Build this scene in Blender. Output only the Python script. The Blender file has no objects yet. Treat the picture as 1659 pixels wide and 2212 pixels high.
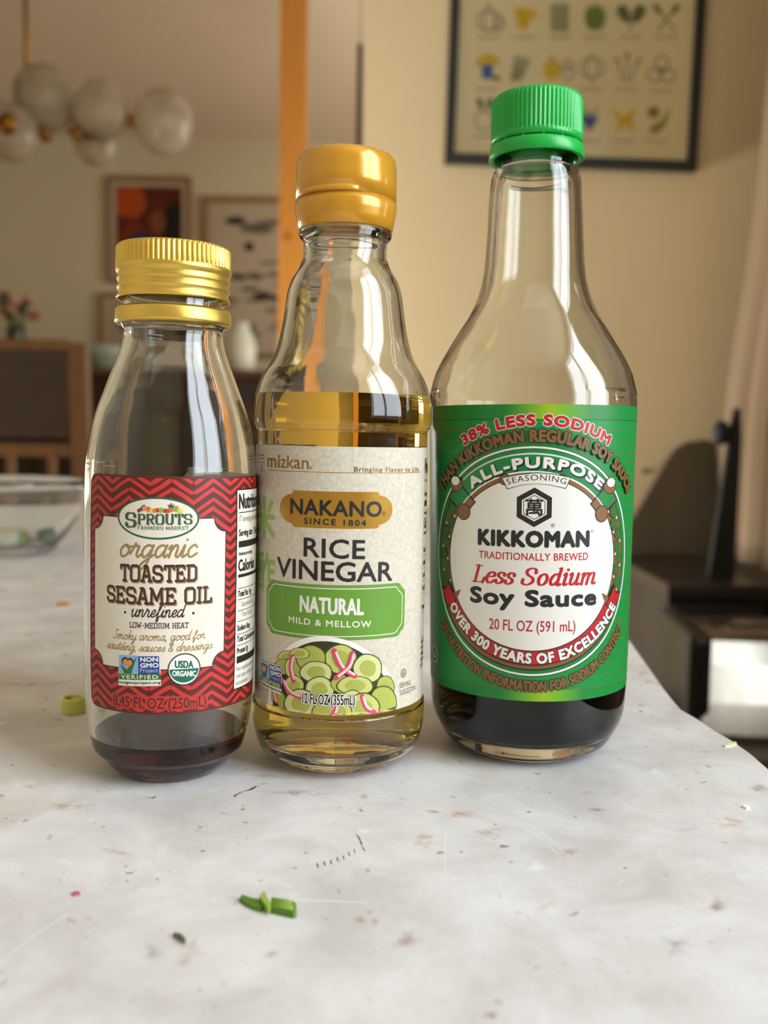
import bpy, bmesh, math, random
from mathutils import Vector, Matrix
from mathutils.geometry import tessellate_polygon
random.seed(7)
PI = math.pi
scene = bpy.context.scene
COL = scene.collection

# ------------------------------------------------------------------ camera
W, H, FPX, HOR, ROLL = 1659.0, 2212.0, 2050.0, 940.0, math.radians(0.9)
TABLE = 0.75                      # height of the table surface
EYE = Vector((0, 0, TABLE + 0.1112))
PITCH = math.atan((H / 2 - HOR) / FPX)
FWD = Vector((0, math.cos(PITCH), -math.sin(PITCH)))
_up = Vector((0, math.sin(PITCH), math.cos(PITCH)))
_rt = Vector((1, 0, 0))
UP = _up * math.cos(ROLL) - _rt * math.sin(ROLL)
RT = _rt * math.cos(ROLL) + _up * math.sin(ROLL)
cam = bpy.data.cameras.new('camera')
cam_o = bpy.data.objects.new('camera', cam)
COL.objects.link(cam_o)
cam.sensor_fit = 'VERTICAL'
cam.sensor_height = 36.0
cam.lens = 36.0 * FPX / H
cam.clip_start = 0.01
cam.clip_end = 100
m3 = Matrix((RT, UP, -FWD)).transposed()
cam_o.matrix_world = Matrix.Translation(EYE) @ m3.to_4x4()
cam.dof.use_dof = True
cam.dof.focus_distance = 0.297
cam.dof.aperture_fstop = 10.5
scene.camera = cam_o

# ------------------------------------------------------------------ light
scene.view_settings.view_transform = 'Standard'
scene.view_settings.look = 'None'
scene.view_settings.exposure = 0.12
scene.view_settings.gamma = 1.0
scene.view_settings.use_curve_mapping = False
world = bpy.data.worlds.new('daylight')
scene.world = world
world.use_nodes = True
_bg = world.node_tree.nodes['Background']
_bg.inputs[0].default_value = (0.90, 0.95, 1.0, 1)
_bg.inputs[1].default_value = 0.42

def area_light(name, loc, rot, sx, sy, power, color):
    l = bpy.data.lights.new(name, 'AREA')
    l.shape = 'RECTANGLE'
    l.size, l.size_y, l.energy, l.color = sx, sy, power, color
    o = bpy.data.objects.new(name, l)
    o.location = loc
    o.rotation_euler = rot
    COL.objects.link(o)
    return o
# daylight standing in the openings of the kitchen window (right wall) and the living room window; the low left light is added to brighten the back wall
area_light('kitchen_window_daylight', (1.01, -0.32, 1.60), (0, PI / 2, 0), 1.50, 1.04, 47.0, (0.83, 0.92, 1.0))
area_light('living_room_window_daylight', (1.35, 3.9, 1.45), (0, PI / 2, 0), 1.3, 1.5, 30.0, (1.0, 0.92, 0.78))
area_light('added_low_fill', (-1.38, 1.97, 0.50), (0, -PI / 2, 0), 0.80, 0.40, 125.0, (1.0, 0.97, 0.92))
scene.cycles.max_bounces = 18
scene.cycles.transmission_bounces = 16
scene.cycles.transparent_max_bounces = 16
scene.cycles.glossy_bounces = 6
scene.cycles.diffuse_bounces = 4
scene.cycles.blur_glossy = 0.6
scene.cycles.sample_clamp_indirect = 6.0

# ------------------------------------------------------------------ helpers
def lin(c):
    """sRGB 0-255 triple or hex string -> linear RGBA"""
    if isinstance(c, str):
        c = tuple(int(c[i:i + 2], 16) for i in (0, 2, 4))
    out = []
    for v in c:
        v /= 255.0
        out.append(v / 12.92 if v <= 0.04045 else ((v + 0.055) / 1.055) ** 2.4)
    return (out[0], out[1], out[2], 1.0)

MATS = {}
def mat(name, color='808080', rough=0.6, metal=0.0, noise=None, bump=None, **kw):
    """principled material; noise=(scale, amount, colour2) mottles the colour, bump=(scale, strength)"""
    if name in MATS:
        return MATS[name]
    m = bpy.data.materials.new(name)
    m.use_nodes = True
    nt = m.node_tree
    b = nt.nodes['Principled BSDF']
    b.inputs['Base Color'].default_value = lin(color)
    b.inputs['Roughness'].default_value = rough
    b.inputs['Metallic'].default_value = metal
    for k, v in kw.items():
        b.inputs[k.replace('_', ' ')].default_value = v
    if noise or bump:
        tc = nt.nodes.new('ShaderNodeTexCoord')
    if noise:
        n = nt.nodes.new('ShaderNodeTexNoise')
        n.inputs['Scale'].default_value = noise[0]
        n.inputs['Detail'].default_value = 6
        if len(noise) > 3:
            mp = nt.nodes.new('ShaderNodeMapping')
            mp.inputs['Scale'].default_value = noise[3]
            nt.links.new(tc.outputs['Object'], mp.inputs[0])
            nt.links.new(mp.outputs[0], n.inputs['Vector'])
        else:
            nt.links.new(tc.outputs['Object'], n.inputs['Vector'])
        r = nt.nodes.new('ShaderNodeValToRGB')
        r.color_ramp.elements[0].position = 0.5 - noise[1]
        r.color_ramp.elements[0].color = lin(color)
        r.color_ramp.elements[1].position = 0.5 + noise[1]
        r.color_ramp.elements[1].color = lin(noise[2])
        nt.links.new(n.outputs['Fac'], r.inputs[0])
        nt.links.new(r.outputs[0], b.inputs['Base Color'])
    if bump:
        n2 = nt.nodes.new('ShaderNodeTexNoise')
        n2.inputs['Scale'].default_value = bump[0]
        n2.inputs['Detail'].default_value = 4
        nt.links.new(tc.outputs['Object'], n2.inputs['Vector'])
        bp = nt.nodes.new('ShaderNodeBump')
        bp.inputs['Strength'].default_value = bump[1]
        bp.inputs['Distance'].default_value = bump[2] if len(bump) > 2 else 0.001
        nt.links.new(n2.outputs['Fac'], bp.inputs['Height'])
        nt.links.new(bp.outputs[0], b.inputs['Normal'])
    MATS[name] = m
    return m

def mesh_obj(name, verts, faces, material, parent=None, smooth=False, mats=None, face_mats=None):
    me = bpy.data.meshes.new(name)
    me.from_pydata([tuple(v) for v in verts], [], faces)
    for m in (mats or [material]):
        me.materials.append(m)
    if face_mats:
        me.polygons.foreach_set('material_index', face_mats)
    if smooth:
        me.polygons.foreach_set('use_smooth', [True] * len(me.polygons))
    me.update()
    o = bpy.data.objects.new(name, me)
    COL.objects.link(o)
    if parent:
        o.parent = parent
    return o

def bm_obj(name, bm, material, parent=None, smooth=False):
    me = bpy.data.meshes.new(name)
    bm.to_mesh(me)
    bm.free()
    me.materials.append(material)
    if smooth:
        me.polygons.foreach_set('use_smooth', [True] * len(me.polygons))
    o = bpy.data.objects.new(name, me)
    COL.objects.link(o)
    if parent:
        o.parent = parent
    return o

def empty(name, loc, rot=(0, 0, 0)):
    o = bpy.data.objects.new(name, None)
    o.empty_display_size = 0.02
    o.location = loc
    o.rotation_euler = rot
    COL.objects.link(o)
    return o

def tag(o, label, cat, group=None):
    o['label'] = label
    o['category'] = cat
    if group:
        o['group'] = group
    return o

def struct(o, label=None):
    o['kind'] = 'structure'
    if label:
        o['label'] = label
    return o

def add_box(bm, c, s, rot=None, bevel=0.0):
    r = bmesh.ops.create_cube(bm, size=1.0)
    vs = r['verts']
    M = Matrix.Translation(c) @ (rot.to_4x4() if rot else Matrix.Identity(4)) @ Matrix.Diagonal((s[0], s[1], s[2], 1))
    bmesh.ops.transform(bm, matrix=M, verts=vs)
    if bevel:
        es = list({e for v in vs for e in v.link_edges})
        bmesh.ops.bevel(bm, geom=es, offset=bevel, segments=2, affect='EDGES', profile=0.7)

def box(name, c, s, material, parent=None, bevel=0.0, rot=None):
    bm = bmesh.new()
    add_box(bm, Vector(c), s, rot, bevel)
    return bm_obj(name, bm, material, parent)

def tube(name, pts, radii, material, parent=None, n=12):
    """tapered tube along a polyline"""
    pts = [Vector(p) for p in pts]
    if not isinstance(radii, (list, tuple)):
        radii = [radii] * len(pts)
    verts, faces = [], []
    prev = None
    for i, p in enumerate(pts):
        t = (pts[min(i + 1, len(pts) - 1)] - pts[max(i - 1, 0)]).normalized()
        a = prev if prev is not None else (Vector((1, 0, 0)) if abs(t.x) < 0.9 else Vector((0, 1, 0)))
        x = (a - t * a.dot(t)).normalized()
        prev = x
        y = t.cross(x)
        for k in range(n):
            an = 2 * PI * k / n
            verts.append(p + (x * math.cos(an) + y * math.sin(an)) * radii[i])
    for i in range(len(pts) - 1):
        for k in range(n):
            k2 = (k + 1) % n
            faces.append((i * n + k, i * n + k2, (i + 1) * n + k2, (i + 1) * n + k))
    faces.append(tuple(reversed(range(n))))
    faces.append(tuple((len(pts) - 1) * n + k for k in range(n)))
    return mesh_obj(name, verts, faces, material, parent, smooth=True)

def lathe(name, prof, material, parent=None, n=96, rmod=None, smooth=True, loc=None):
    """surface of revolution of [(r, z)...]; rmod(r, z, angle, i) may change the radius"""
    verts, faces, rows = [], [], []
    for i, (r, z) in enumerate(prof):
        if r < 1e-7:
            rows.append([len(verts)])
            verts.append((0, 0, z))
        else:
            row = []
            for k in range(n):
                a = 2 * PI * k / n
                rr = rmod(r, z, a, i) if rmod else r
                row.append(len(verts))
                verts.append((rr * math.sin(a), -rr * math.cos(a), z))
            rows.append(row)
    for i in range(len(rows) - 1):
        A, B = rows[i], rows[i + 1]
        if len(A) == 1 and len(B) == 1:
            continue
        for k in range(n):
            k2 = (k + 1) % n
            if len(A) == 1:
                faces.append((A[0], B[k2], B[k]))
            elif len(B) == 1:
                faces.append((A[k], A[k2], B[0]))
            else:
                faces.append((A[k], A[k2], B[k2], B[k]))
    o = mesh_obj(name, verts, faces, material, parent, smooth=smooth)
    if loc:
        o.location = loc
    return o

def ray(x, y):
    return (FWD + RT * ((x - W / 2) / FPX) - UP * ((y - H / 2) / FPX)).normalized()

def at(x, y, Y):
    """the point of the plane at depth Y that a pixel shows"""
    d = ray(x, y)
    return EYE + d * (Y / d.y)

def on_z(x, y, z=TABLE):
    """the point of a level surface that a pixel shows"""
    d = ray(x, y)
    return EYE + d * ((z - EYE.z) / d.z)

def catmull(pts, sub=6, closed=False):
    out = []
    n = len(pts)
    if n < 3:
        return list(pts)
    rng = range(n if closed else n - 1)
    for i in rng:
        g = (lambda j: pts[j % n]) if closed else (lambda j: pts[min(max(j, 0), n - 1)])
        p0, p1, p2, p3 = g(i - 1), g(i), g(i + 1), g(i + 2)
        for k in range(sub):
            t = k / sub
            out.append(tuple(0.5 * ((2 * p1[d]) + (-p0[d] + p2[d]) * t + (2 * p0[d] - 5 * p1[d] + 4 * p2[d] - p3[d]) * t * t +
                                    (-p0[d] + 3 * p1[d] - 3 * p2[d] + p3[d]) * t ** 3) for d in range(len(p1))))
    if not closed:
        out.append(tuple(pts[-1]))
    return out

# ------------------------------------------------------------------ room
WALLM = mat('wall_paint_tan', (222, 203, 162), 0.8, noise=(3, 0.3, (217, 197, 156)), bump=(180, 0.08, 0.0006))
FARM = mat('wall_paint_sage', (205, 196, 168), 0.85, bump=(180, 0.05, 0.0006))
CEILM = mat('ceiling_paint', (226, 208, 182), 0.85, bump=(160, 0.05, 0.0006))
FLOORM = mat('floor_wood', (120, 84, 52), 0.5, noise=(6, 0.3, (84, 56, 34), (1, 14, 1)))
WY, FY, CZ, RX = 2.20, 5.35, 2.46, 0.90
struct(box('floor', (-0.9, 2.0, -0.05), (7.0, 8.0, 0.10), FLOORM))
struct(box('ceiling', (-0.9, 2.0, CZ + 0.05), (7.0, 8.0, 0.10), CEILM))
xl = at(783, 500, WY).x
struct(box('wall_back', ((xl + 3.0) / 2, WY + 0.06, CZ / 2), (3.0 - xl, 0.12, CZ), WALLM))
struct(box('wall_far', (-0.9, FY + 0.05, CZ / 2), (7.0, 0.10, CZ), FARM))
# right wall with a window opening, built round the hole
wy0, wy1, wz0, wz1 = -0.85, 0.21, 0.84, 2.36
def wall_right():
    bm = bmesh.new()
    add_box(bm, Vector((RX + 0.06, (-1.9 + wy0) / 2, CZ / 2)), (0.12, wy0 + 1.9, CZ))
    add_box(bm, Vector((RX + 0.06, (wy1 + WY) / 2, CZ / 2)), (0.12, WY - wy1, CZ))
    add_box(bm, Vector((RX + 0.06, (wy0 + wy1) / 2, wz0 / 2)), (0.12, wy1 - wy0, wz0))
    add_box(bm, Vector((RX + 0.06, (wy0 + wy1) / 2, (wz1 + CZ) / 2)), (0.12, wy1 - wy0, CZ - wz1))
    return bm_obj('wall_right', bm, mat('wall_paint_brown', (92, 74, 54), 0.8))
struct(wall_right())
struct(box('wall_front', (-0.75, -1.96, CZ / 2), (3.5, 0.12, CZ), WALLM))
TRIMW = mat('window_paint_white', (236, 232, 222), 0.45)
win = empty('window_1', (RX, (wy0 + wy1) / 2, wz0))
struct(win)
hh, ww = wz1 - wz0, wy1 - wy0
for yy in (-ww / 2 + 0.02, ww / 2 - 0.02, 0.03):
    box('window_frame', (0.03, yy, hh / 2), (0.05, 0.04, hh), TRIMW, win)
for zz in (0.02, hh - 0.02):
    box('window_frame', (0.03, 0, zz), (0.05, ww, 0.04), TRIMW, win)
box('window_sill', (-0.02, 0, -0.015), (0.10, ww + 0.06, 0.03), TRIMW, win, bevel=0.004)

# left wall of the kitchen with a low opening added for the fill light on the back wall, then the wider living room
def wall_left():
    bm = bmesh.new()
    add_box(bm, Vector((-1.28, -0.065, CZ / 2)), (0.12, 3.67, CZ))
    add_box(bm, Vector((-1.28, 2.235, CZ / 2)), (0.12, 0.13, CZ))
    add_box(bm, Vector((-1.28, 1.97, (0.90 + CZ) / 2)), (0.12, 0.40, CZ - 0.90))
    add_box(bm, Vector((-1.28, 1.97, 0.05)), (0.12, 0.40, 0.10))
    add_box(bm, Vector((-1.89, 2.26, CZ / 2)), (1.10, 0.08, CZ))
    add_box(bm, Vector((-2.38, 3.80, CZ / 2)), (0.12, 3.00, CZ))
    return bm_obj('wall_left', bm, FARM)
struct(wall_left())
added_frame = struct(empty('window_added', (-1.22, 1.97, 0.10)))  # frame round the added low opening, which exists only for the fill light
for yy in (-0.185, 0.185):
    box('window_frame', (-0.03, yy, 0.40), (0.05, 0.03, 0.80), TRIMW, added_frame)
for zz in (0.015, 0.785):
    box('window_frame', (-0.03, 0, zz), (0.05, 0.34, 0.03), TRIMW, added_frame)
# wooden post between kitchen and living room
PINE = mat('orange_varnished_pine', (190, 130, 50), 0.42, noise=(9, 0.35, (174, 112, 38), (8, 8, 0.6)))
p0, p1 = at(603, 300, 3.0), at(660, 300, 3.0)
post = tag(empty('wooden_post', ((p0.x + p1.x) / 2, 3.0, 0)), 'square orange varnished pine post running from floor to ceiling', 'post')
pw = p1.x - p0.x
box('shaft', (0, 0.045, CZ / 2), (pw, 0.09, CZ), PINE, post, bevel=0.004)
k = at(620, 510, 3.0)
kn = lathe('knot', [(0, 0.0008), (0.008, 0.0006), (0.014, 0.0)], mat('pine_knot', (150, 88, 26), 0.5), post, n=20)
kn.rotation_euler = (PI / 2, 0, 0)
kn.location = (k.x - post.location.x, -0.0005, k.z)

# framed vegetable poster on the back wall
BLACKF = mat('black_frame_paint', (14, 13, 12), 0.4)
PAPER = mat('poster_paper', (236, 220, 176), 0.7)
fy = WY - 0.012
bl, br = at(960, 353, fy), at(1502, 371, fy)
pang = math.atan2(br.z - bl.z, br.x - bl.x)
pwid = (br - bl).length
phei = 0.78
poster = tag(empty('framed_poster', bl, (0, -pang, 0)), 'black framed poster of small vegetable drawings on the tan wall', 'poster')
fw = 0.021
box('frame_side', (fw / 2, 0, phei / 2), (fw, 0.024, phei), BLACKF, poster)
box('frame_side', (pwid - fw / 2, 0, phei / 2), (fw, 0.024, phei), BLACKF, poster)
box('frame_side', (pwid / 2, 0, fw / 2), (pwid - 2 * fw, 0.024, fw), BLACKF, poster)
box('frame_side', (pwid / 2, 0, phei - fw / 2), (pwid - 2 * fw, 0.024, fw), BLACKF, poster)
sheet = box('print', (pwid / 2, 0.004, phei / 2), (pwid - 2 * fw, 0.006, phei - 2 * fw), PAPER, poster)
POST_M = Matrix.Translation(bl) @ Matrix.Rotation(-pang, 4, 'Y')
def pmat(name, c):
    return mat('ink_' + name, c, 0.75)
INK = {'g': pmat('leaf_green', (122, 138, 62)), 'y': pmat('yellow', (222, 184, 40)), 'b': pmat('blue', (66, 98, 158)),
       'k': pmat('grey', (128, 118, 92)), 'o': pmat('olive', (160, 148, 40)), 'd': pmat('dark_green', (104, 114, 66)), 'w': pmat('pale', (214, 198, 156))}
def poster_xy(x, y):
    p = POST_M.inverted() @ at(x, y, fy - 0.001)
    return p.x, p.z
def ribbon(pts, w):
    v, f = [], []
    for i, p in enumerate(pts):
        a, b = pts[max(i - 1, 0)], pts[min(i + 1, len(pts) - 1)]
        dx, dy = b[0] - a[0], b[1] - a[1]
        l = math.hypot(dx, dy) or 1
        nx, ny = -dy / l * w / 2, dx / l * w / 2
        v += [(p[0] + nx, p[1] + ny), (p[0] - nx, p[1] - ny)]
    for i in range(len(pts) - 1):
        f.append((2 * i, 2 * i + 1, 2 * i + 3, 2 * i + 2))
    return v, f
def icon(cx, cy, shapes, name):
    """shapes: (ink, 'f' filled polygon | 'l' line | 'e' ellipse, data) in pixels round the icon's centre"""
    verts, faces, fm, mats_ = [], [], [], []
    for j, (ink, kind, data) in enumerate(shapes):
        if INK[ink] not in mats_:
            mats_.append(INK[ink])
        mi = mats_.index(INK[ink])
        if kind == 'e':
            ex, ey, rx, ry = data
            poly = [(ex + rx * math.cos(2 * PI * t / 20), ey + ry * math.sin(2 * PI * t / 20)) for t in range(20)]
            pv, pf = poly, [tuple(range(20))]
        elif kind == 'f':
            pv, pf = data, [tuple(t) for t in tessellate_polygon([[Vector((a, b, 0)) for a, b in data]])]
        elif kind == 'o':
            ex, ey, rx, ry = data
            pv, pf = ribbon([(ex + rx * math.cos(2 * PI * t / 24), ey + ry * math.sin(2 * PI * t / 24)) for t in range(25)], 3.2)
        else:
            pv, pf = ribbon(catmull(data, 4), 3.2)
        b = len(verts)
        for a, c in pv:
            X, Z = poster_xy(cx + a, cy + c)
            verts.append((X, 0.0006 - 0.00012 * j, Z))
        faces += [tuple(b + q for q in f) for f in pf]
        fm += [mi] * len(pf)
    return mesh_obj(name, verts, faces, None, sheet, mats=mats_, face_mats=fm)
def leaf(cx, cy, rx, ry, ang=0, n=14):
    ca, sa = math.cos(ang), math.sin(ang)
    out = []
    for t in range(n):
        a = 2 * PI * t / n
        x, y = rx * math.cos(a) * (1 - 0.25 * math.sin(a)), ry * math.sin(a)
        out.append((cx + x * ca - y * sa, cy + x * sa + y * ca))
    return out
ICONS = [
 (1057, 38, [('k', 'o', (0, 6, 26, 22)), ('k', 'o', (0, 6, 12, 22)), ('k', 'l', [(0, -16), (-3, -26), (2, -34)]), ('k', 'o', (22, 12, 10, 14))]),
 (1135, 38, [('y', 'f', [(-24, -20), (-8, -24), (24, -16), (26, -2), (10, 6), (4, 26), (-14, 24), (-20, 6)]), ('o', 'l', [(-10, -12), (0, 0), (-4, 14)])]),
 (1212, 38, [('d', 'f', [(-21 + 8 * k_, -30), (-16 + 8 * k_, -30), (-16 + 8 * k_, 30), (-21 + 8 * k_, 30)]) for k_ in range(5)]),
 (1286, 38, [('g', 'f', [(-20, -20), (-8, -26), (8, -26), (20, -20), (24, 0), (16, 24), (0, 28), (-16, 24), (-24, 0)]), ('d', 'l', [(0, -26), (2, -34)]), ('d', 'l', [(-6, -20), (-8, 20)])]),
 (1364, 38, [('d', 'f', leaf(-15, -8, 13, 22, -0.5)), ('d', 'f', leaf(15, -8, 13, 22, 0.5)), ('d', 'l', [(0, 10), (-2, 30)])]),
 (1440, 38, [('d', 'l', [(-24, -26), (0, 4), (20, 30)]), ('d', 'l', [(26, -26), (0, 4), (-20, 30)]), ('d', 'f', leaf(-18, -18, 6, 14, -0.7)), ('d', 'f', leaf(19, -18, 6, 14, 0.7))]),
 (1054, 146, [('y', 'f', [(-28, -2), (-24, -22), (0, -32), (22, -24), (28, -4), (14, -8), (-14, -6)]), ('b', 'f', [(-14, -6), (12, -8), (10, 24), (-12, 24)]), ('d', 'f', leaf(18, 22, 10, 6))]),
 (1130, 146, [('d', 'f', [(-22 + 7 * k_ + 6, -28 + 2 * k_), (-18 + 7 * k_ + 6, -28 + 2 * k_), (-24 + 5 * k_, 28), (-28 + 5 * k_, 28)]) for k_ in range(5)]),
 (1205, 146, [('y', 'e', (-12, 4, 18, 24)), ('o', 'l', [(-16, -20), (-10, -24), (-4, -20)]), ('k', 'o', (22, 4, 13, 22)), ('k', 'e', (22, 0, 5, 7))]),
 (1280, 146, [('k', 'o', (0, 0, 25, 22)), ('k', 'o', (0, 0, 12, 22)), ('k', 'l', [(0, -22), (0, -34)]), ('k', 'l', [(0, 22), (0, 36)])]),
 (1355, 146, [('k', 'l', [(-20, -18), (-8, 30)]), ('k', 'l', [(0, -26), (0, 32)]), ('k', 'l', [(24, -18), (8, 30)]), ('o', 'e', (-22, -16, 5, 6)), ('o', 'e', (0, -26, 6, 7)), ('o', 'e', (25, -16, 5, 6))]),
 (1430, 150, [('k', 'o', (0, -12, 14, 18)), ('k', 'o', (-16, 12, 15, 14)), ('k', 'o', (14, 12, 16, 14)), ('k', 'e', (0, 0, 6, 6))]),
 (1046, 248, [('d', 'f', leaf(-8, -24, 7, 14, -0.3)), ('d', 'f', leaf(12, -24, 7, 14, 0.3)), ('k', 'o', (0, 12, 20, 20))]),
 (1120, 255, [('g', 'e', (0, 0, 20, 24))]), (1195, 255, [('k', 'o', (0, 0, 22, 22)), ('k', 'o', (0, 0, 10, 22))]),
 (1274, 258, [('b', 'f', [(-18, -8), (-8, -12), (0, -8), (8, -12), (18, -8), (14, 8), (0, 26), (-14, 8)]), ('d', 'l', [(-18, -24), (0, -14), (20, -26)])]),
 (1350, 258, [('y', 'f', [(-32, -28), (-4, -8), (26, -28), (16, 6), (24, 30), (0, 12), (-20, 30), (-14, 4)])]),
 (1420, 258, [('o', 'e', (-8, -16, 14, 14)), ('d', 'e', (-8, -16, 6, 6)), ('o', 'f', [(-20, 26), (-8, 8), (6, 6), (24, -22), (28, -18), (18, 14), (0, 32)])]),
]
for n_, (cx, cy, sh) in enumerate(ICONS):
    icon(cx, cy, sh, 'vegetable_drawing')
    yy = cy + 42 + (4 if cy > 100 else 0)
    icon(cx, yy, [('k', 'f', [(q, -2.2), (q + 5.0, -2.2), (q + 5.0, 2.2), (q, 2.2)]) for q in range(-24, 24, 8)], 'caption_line')
    if cy < 100:      # the rows above run on in the same way
        icon(cx, cy - 108, sh, 'vegetable_drawing')
PANE = bpy.data.materials.new('picture_glass')
PANE.use_nodes = True
_nt = PANE.node_tree
_nt.nodes.remove(_nt.nodes['Principled BSDF'])
_t, _g, _mx, _fr = (_nt.nodes.new('ShaderNodeBsdf' + 'Transparent'), _nt.nodes.new('ShaderNodeBsdfGlossy'), _nt.nodes.new('ShaderNodeMixShader'), _nt.nodes.new('ShaderNodeFresnel'))
_g.inputs['Roughness'].default_value = 0.08
_fr.inputs['IOR'].default_value = 1.18
_nt.links.new(_fr.outputs[0], _mx.inputs[0])
_nt.links.new(_t.outputs[0], _mx.inputs[1])
_nt.links.new(_g.outputs[0], _mx.inputs[2])
_nt.links.new(_mx.outputs[0], _nt.nodes['Material Output'].inputs[0])
mesh_obj('glass_pane', [(fw, -0.006, fw), (pwid - fw, -0.006, fw), (pwid - fw, -0.006, phei - fw), (fw, -0.006, phei - fw)], [(0, 1, 2, 3)], PANE, poster)
# nail in the wall
nl = at(1393, 1018, WY - 0.002)
o = lathe('wall_nail', [(0.0, 0.004), (0.005, 0.003), (0.006, 0.0)], mat('dark_nail', (60, 46, 36), 0.5, 0.5), n=16)
o.rotation_euler = (PI / 2, 0, 0)
o.location = (nl.x, WY - 0.0005, nl.z)
tag(o, 'small dark nail head in the tan wall', 'nail')

# ------------------------------------------------------------------ living room
# globe chandelier
BRASS = mat('aged_brass', (150, 106, 40), 0.35, 0.9)
GLOBE = mat('white_swirl_glass', (214, 202, 182), 0.18, noise=(9, 0.2, (186, 174, 154), (1, 1, 3)), Transmission_Weight=0.5, IOR=1.35)
CY = 3.15
g = {'a': (97, 213, 67, 69, 0.0), 'b': (219, 235, 56, 60, -0.06), 'c': (353, 263, 61, 68, 0.02), 'd': (18, 285, 60, 60, -0.12), 'e': (205, 314, 44, 42, 0.10)}
rod_top = at(55, 60, CY)
hub = at(120, 262, CY)
rodx = at(57, 145, CY)
ch = tag(empty('globe_chandelier', (rodx.x, CY, hub.z)), 'brass chandelier with clustered milky glass globes hanging in the living room', 'chandelier')
def rel(p, o_):
    return Vector(p) - o_.location
tube('stem', [(0, 0, CZ - hub.z), (0, 0, 0)], 0.0075, BRASS, ch)
lathe('canopy', [(0.0, -0.03), (0.05, -0.03), (0.06, -0.02), (0.06, 0.0), (0.0, 0.0)], BRASS, ch, n=32).location = (0, 0, CZ - hub.z)
tube('arm', [rel(at(-60, 262, CY), ch), rel(at(300, 262, CY), ch)], 0.007, BRASS, ch)
def sphere(name, c, r, m, parent, sx=1, sz=1):
    pr = [(r * sx * math.sin(PI * t / 24), -r * sz * math.cos(PI * t / 24)) for t in range(25)]
    pr[0] = (0, -r * sz)
    pr[-1] = (0, r * sz)
    o_ = lathe(name, pr, m, parent, n=40)
    o_.location = c
    return o_
for key, (x, y, rx, ry, dy) in g.items():
    c = at(x, y, CY + dy)
    r = rx * (CY + dy) / FPX
    sp = sphere('globe', rel(c, ch), r, GLOBE, ch, 1, ry / rx)
    arm_pt = Vector((c.x, CY, hub.z))
    dirv = (arm_pt - c)
    if dirv.length < 0.03:
        dirv = Vector((-1, 0, 0))
    dirv.normalize()
    tube('socket', [rel(c + dirv * r * 0.86, ch), rel(c + dirv * (r + 0.03), ch)], [0.028, 0.016], BRASS, ch, n=16)
tube('socket', [rel(at(8, 255, 2.93), ch), rel(at(26, 282, 2.93), ch)], [0.030, 0.022], BRASS, ch, n=16)
tube('socket', [rel(at(158, 278, 3.10), ch), rel(at(168, 297, 3.12), ch)], [0.022, 0.017], BRASS, ch, n=16)

# slim pendant hanging beside the wall end
p_t, p_b = at(778, 96, 3.3), at(769, 470, 3.3)
BRONZE = mat('dark_bronze', (72, 54, 24), 0.45, 0.6)
pd = tag(empty('tube_pendant', (p_t.x, 3.3, p_b.z)), 'slim dark bronze tube pendant on a thin cord by the wall end', 'pendant')
tube('tube', [(0, 0, 0), (0, 0, p_t.z - p_b.z)], 0.0095, BRONZE, pd)
tube('cord', [(0, 0, p_t.z - p_b.z), (0, 0, CZ - p_b.z)], 0.0022, mat('pale_cord', (170, 150, 118), 0.7), pd, n=8)
lathe('canopy', [(0.0, -0.02), (0.03, -0.02), (0.035, 0.0), (0.0, 0.0)], BRONZE, pd, n=24).location = (0, 0, CZ - p_b.z)

# pictures on the far wall
LIGHTF = mat('pale_oak_frame', (150, 120, 84), 0.5, noise=(12, 0.3, (132, 102, 70), (1, 1, 10)))
MATB = mat('picture_mount', (222, 208, 192), 0.8)
def picture(x0, y0, x1, y1, label, fpx, mpx, paint):
    Y = FY - 0.012
    a, b = at(x0, y1, Y), at(x1, y0, Y)
    w_, h_ = b.x - a.x, b.z - a.z
    s = Y / FPX
    t = tag(empty('framed_picture', a), label, 'picture')
    f_, m_ = fpx * s, mpx * s
    box('frame_side', (f_ / 2, 0, h_ / 2), (f_, 0.024, h_), LIGHTF, t)
    box('frame_side', (w_ - f_ / 2, 0, h_ / 2), (f_, 0.024, h_), LIGHTF, t)
    box('frame_side', (w_ / 2, 0, f_ / 2), (w_ - 2 * f_, 0.024, f_), LIGHTF, t)
    box('frame_side', (w_ / 2, 0, h_ - f_ / 2), (w_ - 2 * f_, 0.024, f_), LIGHTF, t)
    box('mount', (w_ / 2, 0.004, h_ / 2), (w_ - 2 * f_, 0.006, h_ - 2 * f_), MATB, t)
    inset = f_ + m_
    art = box('print', (w_ / 2, 0.001, h_ / 2), (w_ - 2 * inset, 0.006, h_ - 2 * inset), paint[0], t)
    for pi_, (px0, py0, px1, py1, m) in enumerate(paint[1]):
        pts = leaf(0, 0, 0.5, 0.5, 0, 16)
        iw, ih = w_ - 2 * inset, h_ - 2 * inset
        vs = []
        for (q, r_) in pts:
            vx = (px0 + px1) / 2 + q * (px1 - px0) * random.uniform(0.9, 1.1)
            vz = (py0 + py1) / 2 + r_ * (py1 - py0) * random.uniform(0.85, 1.1)
            vs.append((inset + min(max(vx, 0), 1) * iw, -0.0024 - 0.0001 * pi_, inset + min(max(vz, 0), 1) * ih))
        mesh_obj('brush_patch', vs, [tuple(reversed(range(16)))], m, art)
    mesh_obj('glass_pane', [(f_, -0.006, f_), (w_ - f_, -0.006, f_), (w_ - f_, -0.006, h_ - f_), (f_, -0.006, h_ - f_)], [(0, 1, 2, 3)], PANE, t)
    return t
DKRED = mat('paint_dark_red', (112, 42, 26), 0.7)
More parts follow.
